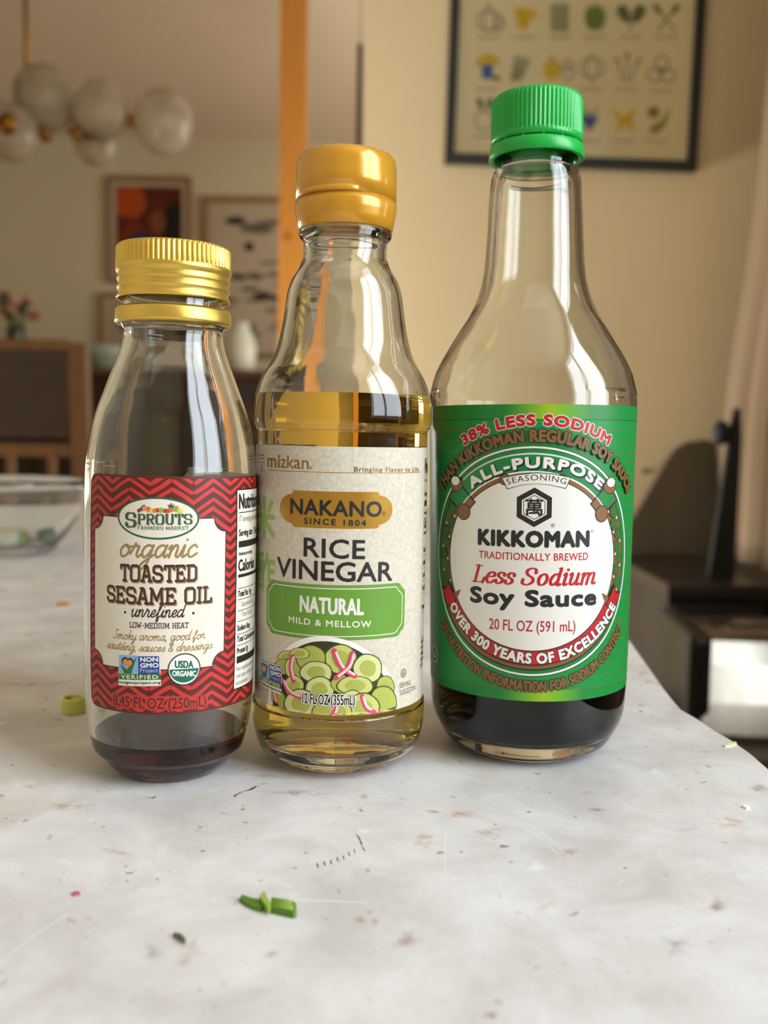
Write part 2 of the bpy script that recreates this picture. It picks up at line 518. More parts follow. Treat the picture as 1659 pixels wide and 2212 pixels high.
picture(231, 383, 414, 610, 'pale framed abstract painting of orange, dark brown and blue patches', 10, 11,
        (DKRED, [(-0.1, 0.62, 0.45, 1.1, mat('paint_orange', (206, 92, 20), 0.7)), (0.05, 0.1, 0.5, 0.6, mat('paint_rust', (150, 60, 26), 0.7)),
                 (0.70, 0.30, 1.1, 0.85, mat('paint_black', (34, 24, 24), 0.7)), (0.18, 0.22, 0.58, 0.50, mat('paint_blue', (62, 70, 104), 0.7)),
                 (0.5, 0.45, 0.75, 0.75, mat('paint_tan', (150, 92, 56), 0.7))]))
INKB = mat('ink_wash_black', (58, 52, 46), 0.8)
INKG = mat('ink_wash_grey', (128, 118, 106), 0.8)
patches = [(0.18, 0.86, 0.42, 0.92, INKB), (0.35, 0.80, 0.75, 0.88, INKG), (0.55, 0.86, 0.95, 0.90, INKG), (0.40, 0.68, 0.52, 0.75, INKB)]
for k_ in range(26):
    cx_, cz_ = random.uniform(0.1, 0.95), random.uniform(0.10, 0.60)
    patches.append((cx_ - random.uniform(0.05, 0.16), cz_, cx_ + random.uniform(0.05, 0.16), cz_ + random.uniform(0.02, 0.05), random.choice([INKB, INKG, INKG])))
picture(437, 428, 655, 772, 'large pale framed picture of black brush strokes on white paper', 11, 4, (mat('rice_paper', (216, 204, 190), 0.8), patches))
picture(214, 634, 330, 752, 'small pale framed picture hung under the orange painting', 9, 8, (mat('print_cream', (206, 192, 166), 0.8), [(0.3, 0.2, 0.7, 0.7, INKG)]))

# dresser under the pictures, with things standing on it
DRES = mat('dark_walnut', (46, 26, 16), 0.45, noise=(5, 0.3, (30, 17, 11), (1, 1, 12)))
DTOP = mat('walnut_top', (112, 74, 42), 0.4, noise=(5, 0.3, (92, 58, 32), (10, 1, 1)))
dzt = at(560, 800, 4.72).z
dx0, dx1 = at(-120, 800, 4.72).x, at(640, 800, 4.72).x
dr = tag(empty('dresser', ((dx0 + dx1) / 2, 5.0, 0)), 'long dark dresser with brown wood top under the pictures', 'dresser')
dw = dx1 - dx0
box('top', (0, 0, dzt - 0.015), (dw + 0.03, 0.58, 0.03), DTOP, dr, bevel=0.004)
box('body', (0, 0.01, (dzt - 0.03 + 0.12) / 2), (dw, 0.54, dzt - 0.15), DRES, dr)
for sx in (-1, 1):
    for sy in (-1, 1):
        box('leg', (sx * (dw / 2 - 0.05), sy * 0.22, 0.06), (0.05, 0.05, 0.12), DRES, dr)
for i_ in range(4):
    for j_ in range(3):
        f_ = box('drawer', (-dw / 2 + dw / 4 * (i_ + 0.5), -0.265, 0.18 + (dzt - 0.24) / 3 * (j_ + 0.5)), (dw / 4 - 0.02, 0.02, (dzt - 0.24) / 3 - 0.02), DRES, dr, bevel=0.003)
        sphere('knob', (0, -0.0, 0), 0.012, BRASS, f_).location = (-dw / 2 + dw / 4 * (i_ + 0.5), -0.286, 0.18 + (dzt - 0.24) / 3 * (j_ + 0.5))

def on_dresser(x, y=800):
    p = at(x, y, 4.86)
    return Vector((p.x, 4.90, dzt))
# flowers in a vase
vb = on_dresser(28)
vs_ = tag(empty('flower_vase', vb), 'bunch of pink and red flowers in a dark glass vase', 'flowers')
lathe('vase', [(0, 0), (0.045, 0), (0.05, 0.02), (0.055, 0.10), (0.042, 0.18), (0.05, 0.21), (0.046, 0.21), (0.038, 0.18), (0.0, 0.17)], mat('dark_vase_glass', (52, 56, 44), 0.2), vs_, n=32)
LEAFM = mat('flower_leaf', (60, 72, 36), 0.6)
for k_ in range(14):
    a_ = random.uniform(0, 2 * PI)
    r_ = random.uniform(0.02, 0.10)
    h_ = 0.33 + random.uniform(-0.07, 0.06)
    tube('stem', [(0, 0, 0.17), (r_ * 0.5 * math.cos(a_), r_ * 0.5 * math.sin(a_), 0.25), (r_ * math.cos(a_), r_ * math.sin(a_), h_)], 0.004, LEAFM, vs_, n=6)
    if k_ < 11:
        bm = bmesh.new()
        for q in range(7):
            aa = q * 2.4
            bmesh.ops.create_icosphere(bm, subdivisions=1, radius=0.018, matrix=Matrix.Translation((0.017 * math.cos(aa), 0.017 * math.sin(aa), 0.006 * (q % 3))))
        bl_ = bm_obj('blossom', bm, [mat('petal_pink', (196, 104, 100), 0.7), mat('petal_red', (150, 44, 44), 0.7), mat('petal_pale', (206, 158, 140), 0.7)][k_ % 3], vs_, True)
        bl_.location = (r_ * math.cos(a_), r_ * math.sin(a_), h_)
    else:
        sphere('leaf', (r_ * 1.2 * math.cos(a_), r_ * 1.2 * math.sin(a_), h_ - 0.03), 0.03, LEAFM, vs_, 0.8, 1.2)
o = lathe('ceramic_bowl', [(0, 0), (0.05, 0), (0.055, 0.01), (0.10, 0.07), (0.125, 0.12), (0.118, 0.12), (0.09, 0.07), (0.04, 0.015), (0, 0.012)], mat('pale_teal_glaze', (158, 172, 160), 0.3), n=40)
o.location = on_dresser(222)
tag(o, 'pale teal ceramic bowl standing on the dresser under the small picture', 'bowl')
o = lathe('white_jar_stand_in', [(0, 0), (0.06, 0), (0.075, 0.03), (0.085, 0.12), (0.06, 0.20), (0.045, 0.22), (0.05, 0.25), (0.042, 0.25), (0.0, 0.22)], mat('white_glaze', (222, 226, 216), 0.25), n=40)  # jar shape added for an unclear pale blur over the dresser
o.location = on_dresser(516)
tag(o, 'white jar-shaped stand-in for a pale blur in front of the brush picture', 'jar')

# high-backed chair at the end of the table
OAK = mat('chair_oak', (118, 78, 36), 0.45, noise=(8, 0.3, (98, 62, 26), (6, 6, 0.7)))
LEATH = mat('chair_brown_leather', (60, 42, 22), 0.75, noise=(30, 0.3, (56, 39, 21)), bump=(300, 0.1, 0.0006))
cY = 1.85
pt, pb_ = at(172, 742, cY), at(184, 960, cY)
cw = 0.46
chx = pt.x - cw / 2 + 0.014
chair = tag(empty('dining_chair', (chx, cY + 0.0, 0)), 'wooden dining chair with brown leather back panel at the table end', 'chair')
for sx in (-1, 1):
    bm = bmesh.new()
    xx = sx * (cw / 2 - 0.016)
    pts = [(xx * 1.08, 0.03, 0.0), (xx * 1.06, 0.0, 0.46), (xx, 0.0, pt.z)]
    pro = []
    bmesh.ops.create_cube(bm, size=1)
    bm.free()
    v, f = [], []
    for (x_, y_, z_) in pts:
        for dx_, dy_ in ((-0.017, -0.014), (0.017, -0.014), (0.017, 0.014), (-0.017, 0.014)):
            v.append((x_ + dx_, y_ + dy_, z_))
    for i_ in range(2):
        for q in range(4):
            f.append((i_ * 4 + q, i_ * 4 + (q + 1) % 4, i_ * 4 + 4 + (q + 1) % 4, i_ * 4 + 4 + q))
    f += [(3, 2, 1, 0), (8, 9, 10, 11)]
    mesh_obj('back_post', v, f, OAK, chair)
    box('leg', (sx * (cw / 2 - 0.0), 0.40, 0.225), (0.034, 0.034, 0.45), OAK, chair, bevel=0.003)
    box('side_rail', (sx * (cw / 2 - 0.0), 0.20, 0.42), (0.022, 0.37, 0.045), OAK, chair)
z0_, z1_ = at(90, 945, cY).z, at(90, 757, cY).z
box('back_panel', (0, 0.0, (z0_ + z1_) / 2), (cw - 0.064, 0.020, z1_ - z0_), LEATH, chair, bevel=0.006)
box('top_rail', (0, 0.002, z1_ + 0.010), (cw - 0.064, 0.024, 0.020), OAK, chair)
z2_ = at(90, 972, cY).z
box('back_rail', (0, 0.0, z2_), (cw - 0.060, 0.022, 0.024), OAK, chair, bevel=0.003)
box('seat', (0, 0.20, 0.47), (cw + 0.03, 0.46, 0.05), LEATH, chair, bevel=0.015)
for k_ in range(5):
    box('spindle', (-0.16 + 0.08 * k_, 0, (z2_ + 0.5) / 2), (0.014, 0.014, z2_ - 0.5), OAK, chair)

# ------------------------------------------------------------------ right of the table
DARKC = mat('dark_cabinet', (34, 27, 22), 0.45)
cz = at(1500, 1205, 2.08).z
cx0 = at(1330, 1205, 2.08).x
cab = tag(empty('low_cabinet', ((cx0 + 0.88) / 2, 1.93, 0)), 'low black-brown cabinet against the tan wall beside the curtain', 'cabinet')
box('top', (0, 0, cz - 0.012), (0.88 - cx0, 0.48, 0.024), mat('dark_cabinet_top', (44, 36, 30), 0.3), cab, bevel=0.003)
box('body', (0, 0.01, (cz - 0.024) / 2), (0.86 - cx0, 0.44, cz - 0.024), DARKC, cab)
cwid = 0.86 - cx0
for sx in (-1, 1):
    d_ = box('door', (sx * cwid / 4, -0.22, (cz - 0.024) / 2), (cwid / 2 - 0.008, 0.018, cz - 0.06), DARKC, cab, bevel=0.003)
    sphere('knob', (sx * 0.03, -0.236, cz * 0.6), 0.010, mat('dark_knob', (40, 36, 32), 0.3, 0.8), d_)
# rounded board leaning on the wall
bY = 2.10
poly = [(1340, 1204), (1345, 1160), (1380, 1120), (1420, 1055), (1452, 1000), (1475, 972), (1500, 958), (1540, 953), (1562, 962), (1566, 1000), (1566, 1204)]
pp = [at(x, y, bY) for x, y in poly]
v = [(p.x - pp[0].x, d_, p.z - cz) for d_ in (0.0, 0.022) for p in pp]
n_ = len(pp)
f = [tuple(reversed(range(n_))), tuple(range(n_, 2 * n_))] + [(i_, (i_ + 1) % n_, n_ + (i_ + 1) % n_, n_ + i_) for i_ in range(n_)]
zmin = min(q[2] for q in v)
o = mesh_obj('rounded_board', [(a_, b_, c_ - zmin) for a_, b_, c_ in v], f, mat('taupe_board', (88, 76, 60), 0.6))
o.location = (pp[0].x, bY + 0.03, cz)
o.rotation_euler = (math.radians(-3), 0, 0)
tag(o, 'taupe board with a rounded corner standing on the low cabinet against the wall', 'board')
# black upright stand with a knob
sb, st = at(1562, 1210, 1.80), at(1574, 882, 1.80)
stn = tag(empty('black_stand', (sb.x, 1.80, cz)), 'narrow black upright stand with a round knob on the low cabinet', 'stand')
BLK = mat('matt_black', (7, 7, 7), 0.7)
hgt = st.z - cz
vv = []
for z_, x0_, x1_ in ((0, -0.028, 0.02), (hgt * 0.82, 0.0, 0.022), (hgt, 0.008, 0.018)):
    for y_ in (-0.008, 0.008):
        vv += [(x0_, y_, z_), (x1_, y_, z_)]
ff = [(0, 1, 5, 4), (4, 5, 9, 8), (2, 6, 7, 3), (6, 10, 11, 7), (0, 4, 6, 2), (4, 8, 10, 6), (1, 3, 7, 5), (5, 7, 11, 9), (8, 9, 11, 10), (0, 2, 3, 1)]
mesh_obj('blade', vv, ff, BLK, stn)
kb = at(1558, 935, 1.80)
sphere('knob', (kb.x - sb.x, 0, kb.z - cz), 0.016, BLK, stn, 1, 1.5)
# curtain beside the window
CURT = mat('beige_curtain_cloth', (130, 110, 84), 0.85, bump=(700, 0.1, 0.0005))
cv, cf = [], []
nz, nf = 30, 60
zt_, zb_ = 2.2, 0.62
for i_ in range(nz + 1):
    z_ = zb_ + (zt_ - zb_) * i_ / nz
    for j_ in range(nf + 1):
        t_ = j_ / nf
        y_ = 1.62 + 0.46 * t_
        am = 0.022 + 0.010 * math.sin(3 * z_)
        sag = -0.035 * math.exp(-((z_ - 0.95) / 0.25) ** 2)
        cv.append((0.752 + am * math.sin(t_ * 2 * PI * 4.5 + 0.4 * math.sin(2.1 * z_)) + sag * 0.5 + 0.045 * (z_ - 0.6), y_, z_))
for i_ in range(nz):
    for j_ in range(nf):
        a_ = i_ * (nf + 1) + j_
        cf.append((a_, a_ + 1, a_ + nf + 2, a_ + nf + 1))
cur = tag(empty('curtain', (0.80, 1.83, zb_)), 'beige curtain hanging in soft folds against the right wall', 'curtain')
o = mesh_obj('cloth', [(a_ - 0.80, b_ - 1.83, c_ - zb_) for a_, b_, c_ in cv], cf, CURT, cur, smooth=True)
md = o.modifiers.new('thickness', 'SOLIDIFY')
md.thickness = 0.002
tube('rod', [(0.05, -2.85, zt_ - zb_ + 0.01), (0.05, 0.30, zt_ - zb_ + 0.01)], 0.010, BRASS, cur)
for yy in (-2.8, 0.28):
    box('bracket', (0.07, yy, zt_ - zb_ + 0.01), (0.07, 0.016, 0.016), BRASS, cur)
# bench with a steel appliance
bz = at(1640, 1612, 1.35).z
bx0 = at(1400, 1612, 1.35).x
bench = tag(empty('low_bench', ((bx0 + 0.72) / 2, 1.47, 0)), 'low grey-brown bench under the steel appliance', 'bench')
BENM = mat('grey_brown_wood', (96, 84, 72), 0.5, noise=(8, 0.3, (80, 70, 60), (1, 8, 1)))
bwid = 0.72 - bx0
box('top', (0, 0, bz - 0.015), (bwid, 0.36, 0.03), BENM, bench, bevel=0.003)
for sx in (-1, 1):
    for sy in (-1, 1):
        box('leg', (sx * (bwid / 2 - 0.03), sy * 0.15, (bz - 0.03) / 2), (0.04, 0.04, bz - 0.03), BENM, bench)
STEEL = mat('brushed_steel', (196, 190, 178), 0.22, 1.0, noise=(40, 0.3, (176, 170, 158), (1, 1, 0.2)))
aY = 1.35
tl, brp = at(1530, 1380, aY), at(1760, 1606, aY)
ah = tl.z - bz
aw = 0.72 - tl.x - 0.01
ap = tag(empty('steel_appliance', (tl.x + aw / 2, aY + 0.13, bz), (0, 0, math.radians(-5))), 'shiny steel kitchen appliance with black end on the low bench', 'appliance')
_pf = [(-0.122, 0.004), (-0.124, 0.012), (-0.112, ah * 0.35), (-0.094, ah * 0.70), (-0.078, ah * 0.90), (-0.060, ah * 0.975), (-0.04, ah), (0.04, ah), (0.062, ah * 0.97), (0.085, ah * 0.8), (0.10, 0.012), (0.10, 0.004)]
_np = len(_pf)
_v = [(x_, y_, z_) for x_ in (-aw / 2 + 0.012, aw / 2 - 0.012) for y_, z_ in _pf]
_f = [(i_, (i_ + 1) % _np, _np + (i_ + 1) % _np, _np + i_) for i_ in range(_np)] + [tuple(range(_np)), tuple(reversed(range(_np, 2 * _np)))]
bd = mesh_obj('body', _v, [tuple(reversed(q_)) for q_ in _f], STEEL, ap, smooth=False)
_sl = math.atan2(0.018, ah * 0.35)
box('end_panel', (-aw / 2 + 0.008, 0.0, ah / 2), (0.036, 0.236, ah + 0.002), mat('black_end_plastic', (12, 11, 10), 0.35), ap, bevel=0.014)
box('end_panel', (aw / 2 - 0.02, 0.0, ah / 2), (0.036, 0.236, ah + 0.002), MATS['black_end_plastic'], ap, bevel=0.014)
_rt = Matrix.Rotation(-_sl, 3, 'X')
_pc = Vector((0.085, -0.1045, ah * 0.53))
pnl = box('raised_panel', _pc, (0.13, 0.006, ah * 0.44), STEEL, ap, bevel=0.0025, rot=_rt)
for d_, sz_ in (((0, -0.003, -ah * 0.22), (0.132, 0.002, 0.0035)), ((0, -0.003, ah * 0.22), (0.132, 0.002, 0.002)), ((-0.065, -0.003, 0), (0.0035, 0.002, ah * 0.44))):
    box('panel_seam', _pc + _rt @ Vector(d_), sz_, MATS['black_end_plastic'], pnl, rot=_rt)
box('top_slot', (0.02, 0.03, ah - 0.0005), (aw * 0.6, 0.03, 0.003), MATS['black_end_plastic'], ap)
box('top_slot', (0.02, -0.03, ah - 0.0005), (aw * 0.6, 0.03, 0.003), MATS['black_end_plastic'], ap)

# ------------------------------------------------------------------ table and its covering
TX = 0.112
tab = tag(empty('kitchen_table', (-0.50, 0.45, 0)), 'long wooden kitchen table under the white marbled sheet', 'table')
TW = mat('table_wood', (128, 96, 62), 0.5, noise=(6, 0.3, (108, 78, 48), (8, 1, 1)))
box('tabletop', (0, 0, TABLE - 0.0195), (2 * (TX + 0.50), 2.06, 0.035), TW, tab, bevel=0.004)
for sx in (-1, 1):
    for sy in (-1, 1):
        box('leg', (sx * 0.54, sy * 0.95, (TABLE - 0.037) / 2), (0.06, 0.06, TABLE - 0.037), TW, tab, bevel=0.004)

def marble():
    m = bpy.data.materials.new('stained_marbled_vinyl')
    m.use_nodes = True
    nt = m.node_tree
    b = nt.nodes['Principled BSDF']
    b.inputs['Roughness'].default_value = 0.42
    tc = nt.nodes.new('ShaderNodeTexCoord')
    def noise(scale, detail, rough, dist=0.0):
        n = nt.nodes.new('ShaderNodeTexNoise')
        n.inputs['Scale'].default_value = scale
        n.inputs['Detail'].default_value = detail
        n.inputs['Roughness'].default_value = rough
        n.inputs['Distortion'].default_value = dist
        nt.links.new(tc.outputs['Object'], n.inputs['Vector'])
        return n
    def ramp(src, p0_, c0, p1_, c1):
        r = nt.nodes.new('ShaderNodeValToRGB')
        r.color_ramp.elements[0].position, r.color_ramp.elements[0].color = p0_, c0
        r.color_ramp.elements[1].position, r.color_ramp.elements[1].color = p1_, c1
        nt.links.new(src, r.inputs[0])
        return r
    def mix(fac, a_, b_, blend='MIX'):
        x = nt.nodes.new('ShaderNodeMix')
        x.data_type = 'RGBA'
        x.blend_type = blend
        if hasattr(fac, 'node'):
            nt.links.new(fac, x.inputs[0])
        else:
            x.inputs[0].default_value = fac
        for s_, i_ in ((a_, 6), (b_, 7)):
            if hasattr(s_, 'node'):
                nt.links.new(s_, x.inputs[i_])
            else:
                x.inputs[i_].default_value = s_
        return x.outputs[2]
    cloud = ramp(noise(26, 8, 0.65, 0.4).outputs['Fac'], 0.35, lin((198, 194, 192)), 0.62, lin((224, 223, 223)))
    warm = ramp(noise(9, 4, 0.5).outputs['Fac'], 0.56, (0, 0, 0, 1), 0.72, (1, 1, 1, 1))
    c = mix(warm.outputs[0], cloud.outputs[0], lin((202, 191, 178)))
    specks = ramp(noise(230, 3, 0.5).outputs['Fac'], 0.69, (0, 0, 0, 1), 0.76, (1, 1, 1, 1))
    c = mix(specks.outputs[0], c, lin((150, 140, 132)))
    spots = ramp(noise(75, 3, 0.6).outputs['Fac'], 0.70, (0, 0, 0, 1), 0.80, (1, 1, 1, 1))
    c = mix(spots.outputs[0], c, lin((160, 138, 116)))
    white = ramp(noise(60, 3, 0.5, 0.4).outputs['Fac'], 0.67, (0, 0, 0, 1), 0.76, (1, 1, 1, 1))
    c = mix(white.outputs[0], c, lin((232, 232, 233)))
    nt.links.new(c, b.inputs['Base Color'])
    grain = noise(900, 4, 0.6)
    bp = nt.nodes.new('ShaderNodeBump')
    bp.inputs['Strength'].default_value = 0.22
    bp.inputs['Distance'].default_value = 0.0006
    nt.links.new(grain.outputs['Fac'], bp.inputs['Height'])
    nt.links.new(bp.outputs[0], b.inputs['Normal'])
    return m
edge_px = [(1700, 1702), (1659, 1662), (1620, 1628), (1580, 1600), (1545, 1580), (1505, 1553), (1470, 1533), (1452, 1512), (1430, 1484), (1405, 1448), (1380, 1413), (1362, 1387)]
edge = [on_z(x, y) for x, y in edge_px]
edge = [Vector((edge[0].x + 0.004, -0.55, 0)), Vector((edge[0].x + 0.004, 0.05, 0))] + edge
last = edge[-1]
edge += [Vector((last.x + 0.001, 0.8, 0)), Vector((last.x, 1.46, 0)), Vector((last.x - 0.02, 1.485, 0))]
outl = [(p.x, p.y) for p in edge] + [(-1.09, 1.485), (-1.10, 1.46), (-1.10, -0.55)]
n_ = len(outl)
zs = (TABLE - 0.0018, TABLE)
v = [(x - 0, y - 0, z_ - (TABLE - 0.002)) for z_ in zs for x, y in outl]
f = [tuple(range(n_, 2 * n_)), tuple(reversed(range(n_)))] + [(i_, (i_ + 1) % n_, n_ + (i_ + 1) % n_, n_ + i_) for i_ in range(n_)]
cover = tag(empty('marbled_sheet', (0, 0, TABLE - 0.002)), 'white marbled vinyl sheet, stained and scratched, covering the table', 'sheet')
COVERM = marble()
mesh_obj('surface', v, f, COVERM, cover)

# ------------------------------------------------------------------ bottles
# silhouettes read off the photograph: (y, left x, right x) for each bottle
SOY_S = [(453,1053,1257),(518,1048.8,1259),(583,1044,1262),(616,1038,1268),(648,1027.6,1277.6),(681,1012,1292),(713,992.8,1313),(746,972,1333),(778.5,952,1351),(811,937,1365.5),(843.6,928.7,1373.6),(870,928,1377),(1000,929,1371),(1200,929,1363),(1400,929,1355),(1484,929,1350),(1528.6,933.6,1344),(1558,947,1332),(1587.7,970.5,1316)]
NAK_S = [(555,655,835.5),(581.5,645,843),(608,628,857.7),(634,620.5,867),(660,616.5,871),(699.5,612,877.4),(739,603.4,884),(765,594,890.5),(791,580,902),(817.5,564,917),(845,554,927.5),(870.6,548,932),(896,546.5,933),(916,548,932),(929,553,926),(946.6,554.8,924.4),(1100,553,921),(1300,552,916),(1493,550.8,911),(1506,546,916),(1531,544,915),(1556,545,911.8),(1582,550,904.7),(1607,560,892)]
SES_S = [(720.5,265,481),(746,260.8,484),(771,252.4,490),(796.5,242,499),(822,232,509),(847,223,518),(872,213,527),(898,203,534.7),(923,195.4,539.7),(948,190,544.8),(974,185.3,548.6),(999,182,551),(1024,180,552),(1130,178.5,552),(1250,180,551.5),(1408,182,549.5),(1509,185,545),(1557,188.8,539),(1581,193,531.7),(1605,200,524)]

class Bottle:
    """axis position on the table, tilt, and the outer profile (r, z) from base to shoulder"""
    def __init__(self, ax, ay, tilt, base_shift, sil, rref):
        self.loc = Vector((ax + base_shift, ay, TABLE))
        self.rot = Matrix.Rotation(math.radians(tilt), 4, 'Y')
        self.M = Matrix.Translation(self.loc) @ self.rot
        self.Mi = self.M.inverted()
        self.tilt = math.radians(tilt)
        self.rref = rref
        prof = []
        for y, xl, xr in sil:
            rs, zs = [], []
            for x in (xl, xr):
                o = self.Mi @ EYE
                d = self.Mi.to_3x3() @ ray(x, y)
                h = math.hypot(d.x, d.y)
                t = -(o.x * d.x + o.y * d.y) / (h * h)
                rs.append(abs(o.x * d.y - o.y * d.x) / h)
                zs.append(o.z + d.z * t)
            prof.append(((rs[0] + rs[1]) / 2, (zs[0] + zs[1]) / 2))
        self.sil = list(reversed(prof))          # bottom to top
    def R(self, z):
        p = self.sil
        if z <= p[0][1]:
            return p[0][0]
        for (r0, z0), (r1, z1) in zip(p, p[1:]):
            if z <= z1:
                return r0 + (r1 - r0) * (z - z0) / (z1 - z0)
        return p[-1][0]
    def px(self, x, y):
        """pixel -> (u, v) on the label: arc length from the side facing the camera, height"""
        o = self.Mi @ EYE
        d = self.Mi.to_3x3() @ ray(x, y)
        r = self.rref
        for _ in range(4):
            a = d.x * d.x + d.y * d.y
            b = 2 * (o.x * d.x + o.y * d.y)
            c = o.x * o.x + o.y * o.y - r * r
            q = max(b * b - 4 * a * c, 0.0)
            t = (-b - math.sqrt(q)) / (2 * a)
            p = o + d * t
            r = self.R(p.z) + 0.0001
        return (math.atan2(p.x, -p.y) * self.rref, p.z)
    def z_at(self, y, r=0.0):
        """height on the axis (or on the near side at radius r) that image row y shows"""
        o = self.Mi @ EYE
        D = math.hypot(o.x, o.y)
        c = self.M @ Vector((0, 0, 0.1))
        v = c - EYE
        x = W / 2 + FPX * v.dot(RT) / v.dot(FWD)
        d = self.Mi.to_3x3() @ ray(x, y)
        return o.z + d.z / math.hypot(d.x, d.y) * (D - r)
    def r_at(self, y, hw):
        """radius whose silhouette half-width at row y is hw pixels"""
        o = self.Mi @ EYE
        D = math.hypot(o.x, o.y)
        return D * math.sin(math.atan(hw / FPX))

soyB = Bottle(0.05225, 0.34022, -0.60, 0.0011, SOY_S, 0.0360)
nakB = Bottle(-0.01455, 0.32372, 0.18, -0.0003, NAK_S, 0.0290)
sesB = Bottle(-0.06974, 0.30928, 0.70, -0.0007, SES_S, 0.0275)

def glass_mat(name, color, wob=0.15, scale=40.0, rough=0.0):
    m = mat(name, 'ffffff', rough)
    b = m.node_tree.nodes['Principled BSDF']
    b.inputs['Base Color'].default_value = color
    b.inputs['Transmission Weight'].default_value = 1.0
    b.inputs['IOR'].default_value = 1.5
    nt = m.node_tree
    tc = nt.nodes.new('ShaderNodeTexCoord')
    mp = nt.nodes.new('ShaderNodeMapping')
    mp.inputs['Scale'].default_value = (1, 1, 0.35)
    n = nt.nodes.new('ShaderNodeTexNoise')
    n.inputs['Scale'].default_value = scale
    n.inputs['Detail'].default_value = 2
    bp = nt.nodes.new('ShaderNodeBump')
    bp.inputs['Strength'].default_value = wob
    bp.inputs['Distance'].default_value = 0.002
    nt.links.new(tc.outputs['Object'], mp.inputs[0])
    nt.links.new(mp.outputs[0], n.inputs['Vector'])
    nt.links.new(n.outputs['Fac'], bp.inputs['Height'])
    nt.links.new(bp.outputs[0], b.inputs['Normal'])
    return m

def liquid_mat(name, n_liquid, color, density, level):
    """one closed body of liquid: wall against the glass (relative index) and free surface against the air"""
    m = bpy.data.materials.new(name)
    m.use_nodes = True
    nt = m.node_tree
    b = nt.nodes['Principled BSDF']
    b.inputs['Base Color'].default_value = (1, 1, 1, 1)
    b.inputs['Roughness'].default_value = 0.0
    b.inputs['Transmission Weight'].default_value = 1.0
    tc = nt.nodes.new('ShaderNodeTexCoord')
    sp = nt.nodes.new('ShaderNodeSeparateXYZ')
    nt.links.new(tc.outputs['Object'], sp.inputs[0])
    gt = nt.nodes.new('ShaderNodeMath')
    gt.operation = 'GREATER_THAN'
    gt.inputs[1].default_value = level - 0.00001
    nt.links.new(sp.outputs['Z'], gt.inputs[0])
    mx = nt.nodes.new('ShaderNodeMix')
    mx.data_type = 'FLOAT'
    mx.inputs[2].default_value = n_liquid / 1.5
    mx.inputs[3].default_value = n_liquid
    nt.links.new(gt.outputs[0], mx.inputs[0])
    nt.links.new(mx.outputs[0], b.inputs['IOR'])
    va = nt.nodes.new('ShaderNodeVolumeAbsorption')
    va.inputs['Color'].default_value = color
    va.inputs['Density'].default_value = density
    nt.links.new(va.outputs[0], nt.nodes['Material Output'].inputs['Volume'])
    return m

def smooth_prof(pts, sub=5):
    """Catmull-Rom through profile points, keeping radii >= 0"""
    return [(max(r, 0.0), z) for r, z in catmull(pts, sub)]

def bottle_glass(B, root, outer, level, thick, base_t, gmat, lmat, top_inner_r, punt=0.0025):
    """outer: (r,z) from the base edge up to the lip; builds glass (open where the liquid touches) and liquid"""
    def Ro(z):
        for (r0, z0), (r1, z1) in zip(outer, outer[1:]):
            if z0 <= z <= z1 and z1 > z0:
                return r0 + (r1 - r0) * (z - z0) / (z1 - z0)
        return outer[-1][0]
    ztop = outer[-1][1]
    # inner wall, bottom to top
    inner = []
    z0 = base_t
    rb = Ro(z0) - thick
    inner_bottom = [(0.0, z0 + 0.0005), (rb * 0.35, z0 + 0.0003), (rb * 0.7, z0 + 0.0003), (rb * 0.9, z0 + 0.0012)]
    N = 70
    wall = []
    for i in range(N + 1):
        z = z0 + 0.003 + (ztop - z0 - 0.003) * i / N
        wall.append((max(Ro(z) - thick, top_inner_r), z))
    below = [p for p in wall if p[1] < level - 1e-5]
    above = [p for p in wall if p[1] > level + 1e-5]
    rl = max(Ro(level) - thick, top_inner_r)
    liq = inner_bottom + below + [(rl, level)]
    # glass: base with a punt, outside, lip, inside down to the liquid level
    rc = outer[0][0]
    prof = [(0.0, punt), (rc * 0.55, punt), (rc * 0.86, 0.0008), (rc * 0.93, 0.0)] + outer + \
           [(outer[-1][0] - 0.0006, ztop + 0.0005), (top_inner_r + 0.0006, ztop + 0.0005)] + \
           list(reversed(above)) + [(rl, level)]
    g = lathe('glass', prof, gmat, root, n=128)
    # liquid: closed
    top = [(rl, level), (rl * 0.8, level), (rl * 0.4, level), (0.0, level)]
    n = 128
    l = lathe('liquid', liq, lmat, root, n=n)
    me = l.data
    bm = bmesh.new()
    bm.from_mesh(me)
    ring = [v for v in bm.verts if abs(v.co.z - level) < 1e-7]
    ring.sort(key=lambda v: math.atan2(v.co.x, -v.co.y))
    c = bm.verts.new((0, 0, level))
    for i in range(len(ring)):
        f = bm.faces.new((ring[i], ring[(i + 1) % len(ring)], c))
        f.smooth = False
    for f in bm.faces:
        if abs(f.normal.z) > 0.99 and f.calc_center_median().z > level - 1e-6:
            f.smooth = False
    # split the rim so the flat top keeps its own normal
    bmesh.ops.split_edges(bm, edges=[e for e in bm.edges if e.verts[0] in ring and e.verts[1] in ring])
    bm.to_mesh(me)
    bm.free()
    return g, l

GLASS = glass_mat('clear_glass', (0.96, 0.975, 0.965, 1), 0.10, 55)
GLASS2 = glass_mat('clear_wavy_glass', (0.96, 0.975, 0.965, 1), 0.22, 60)

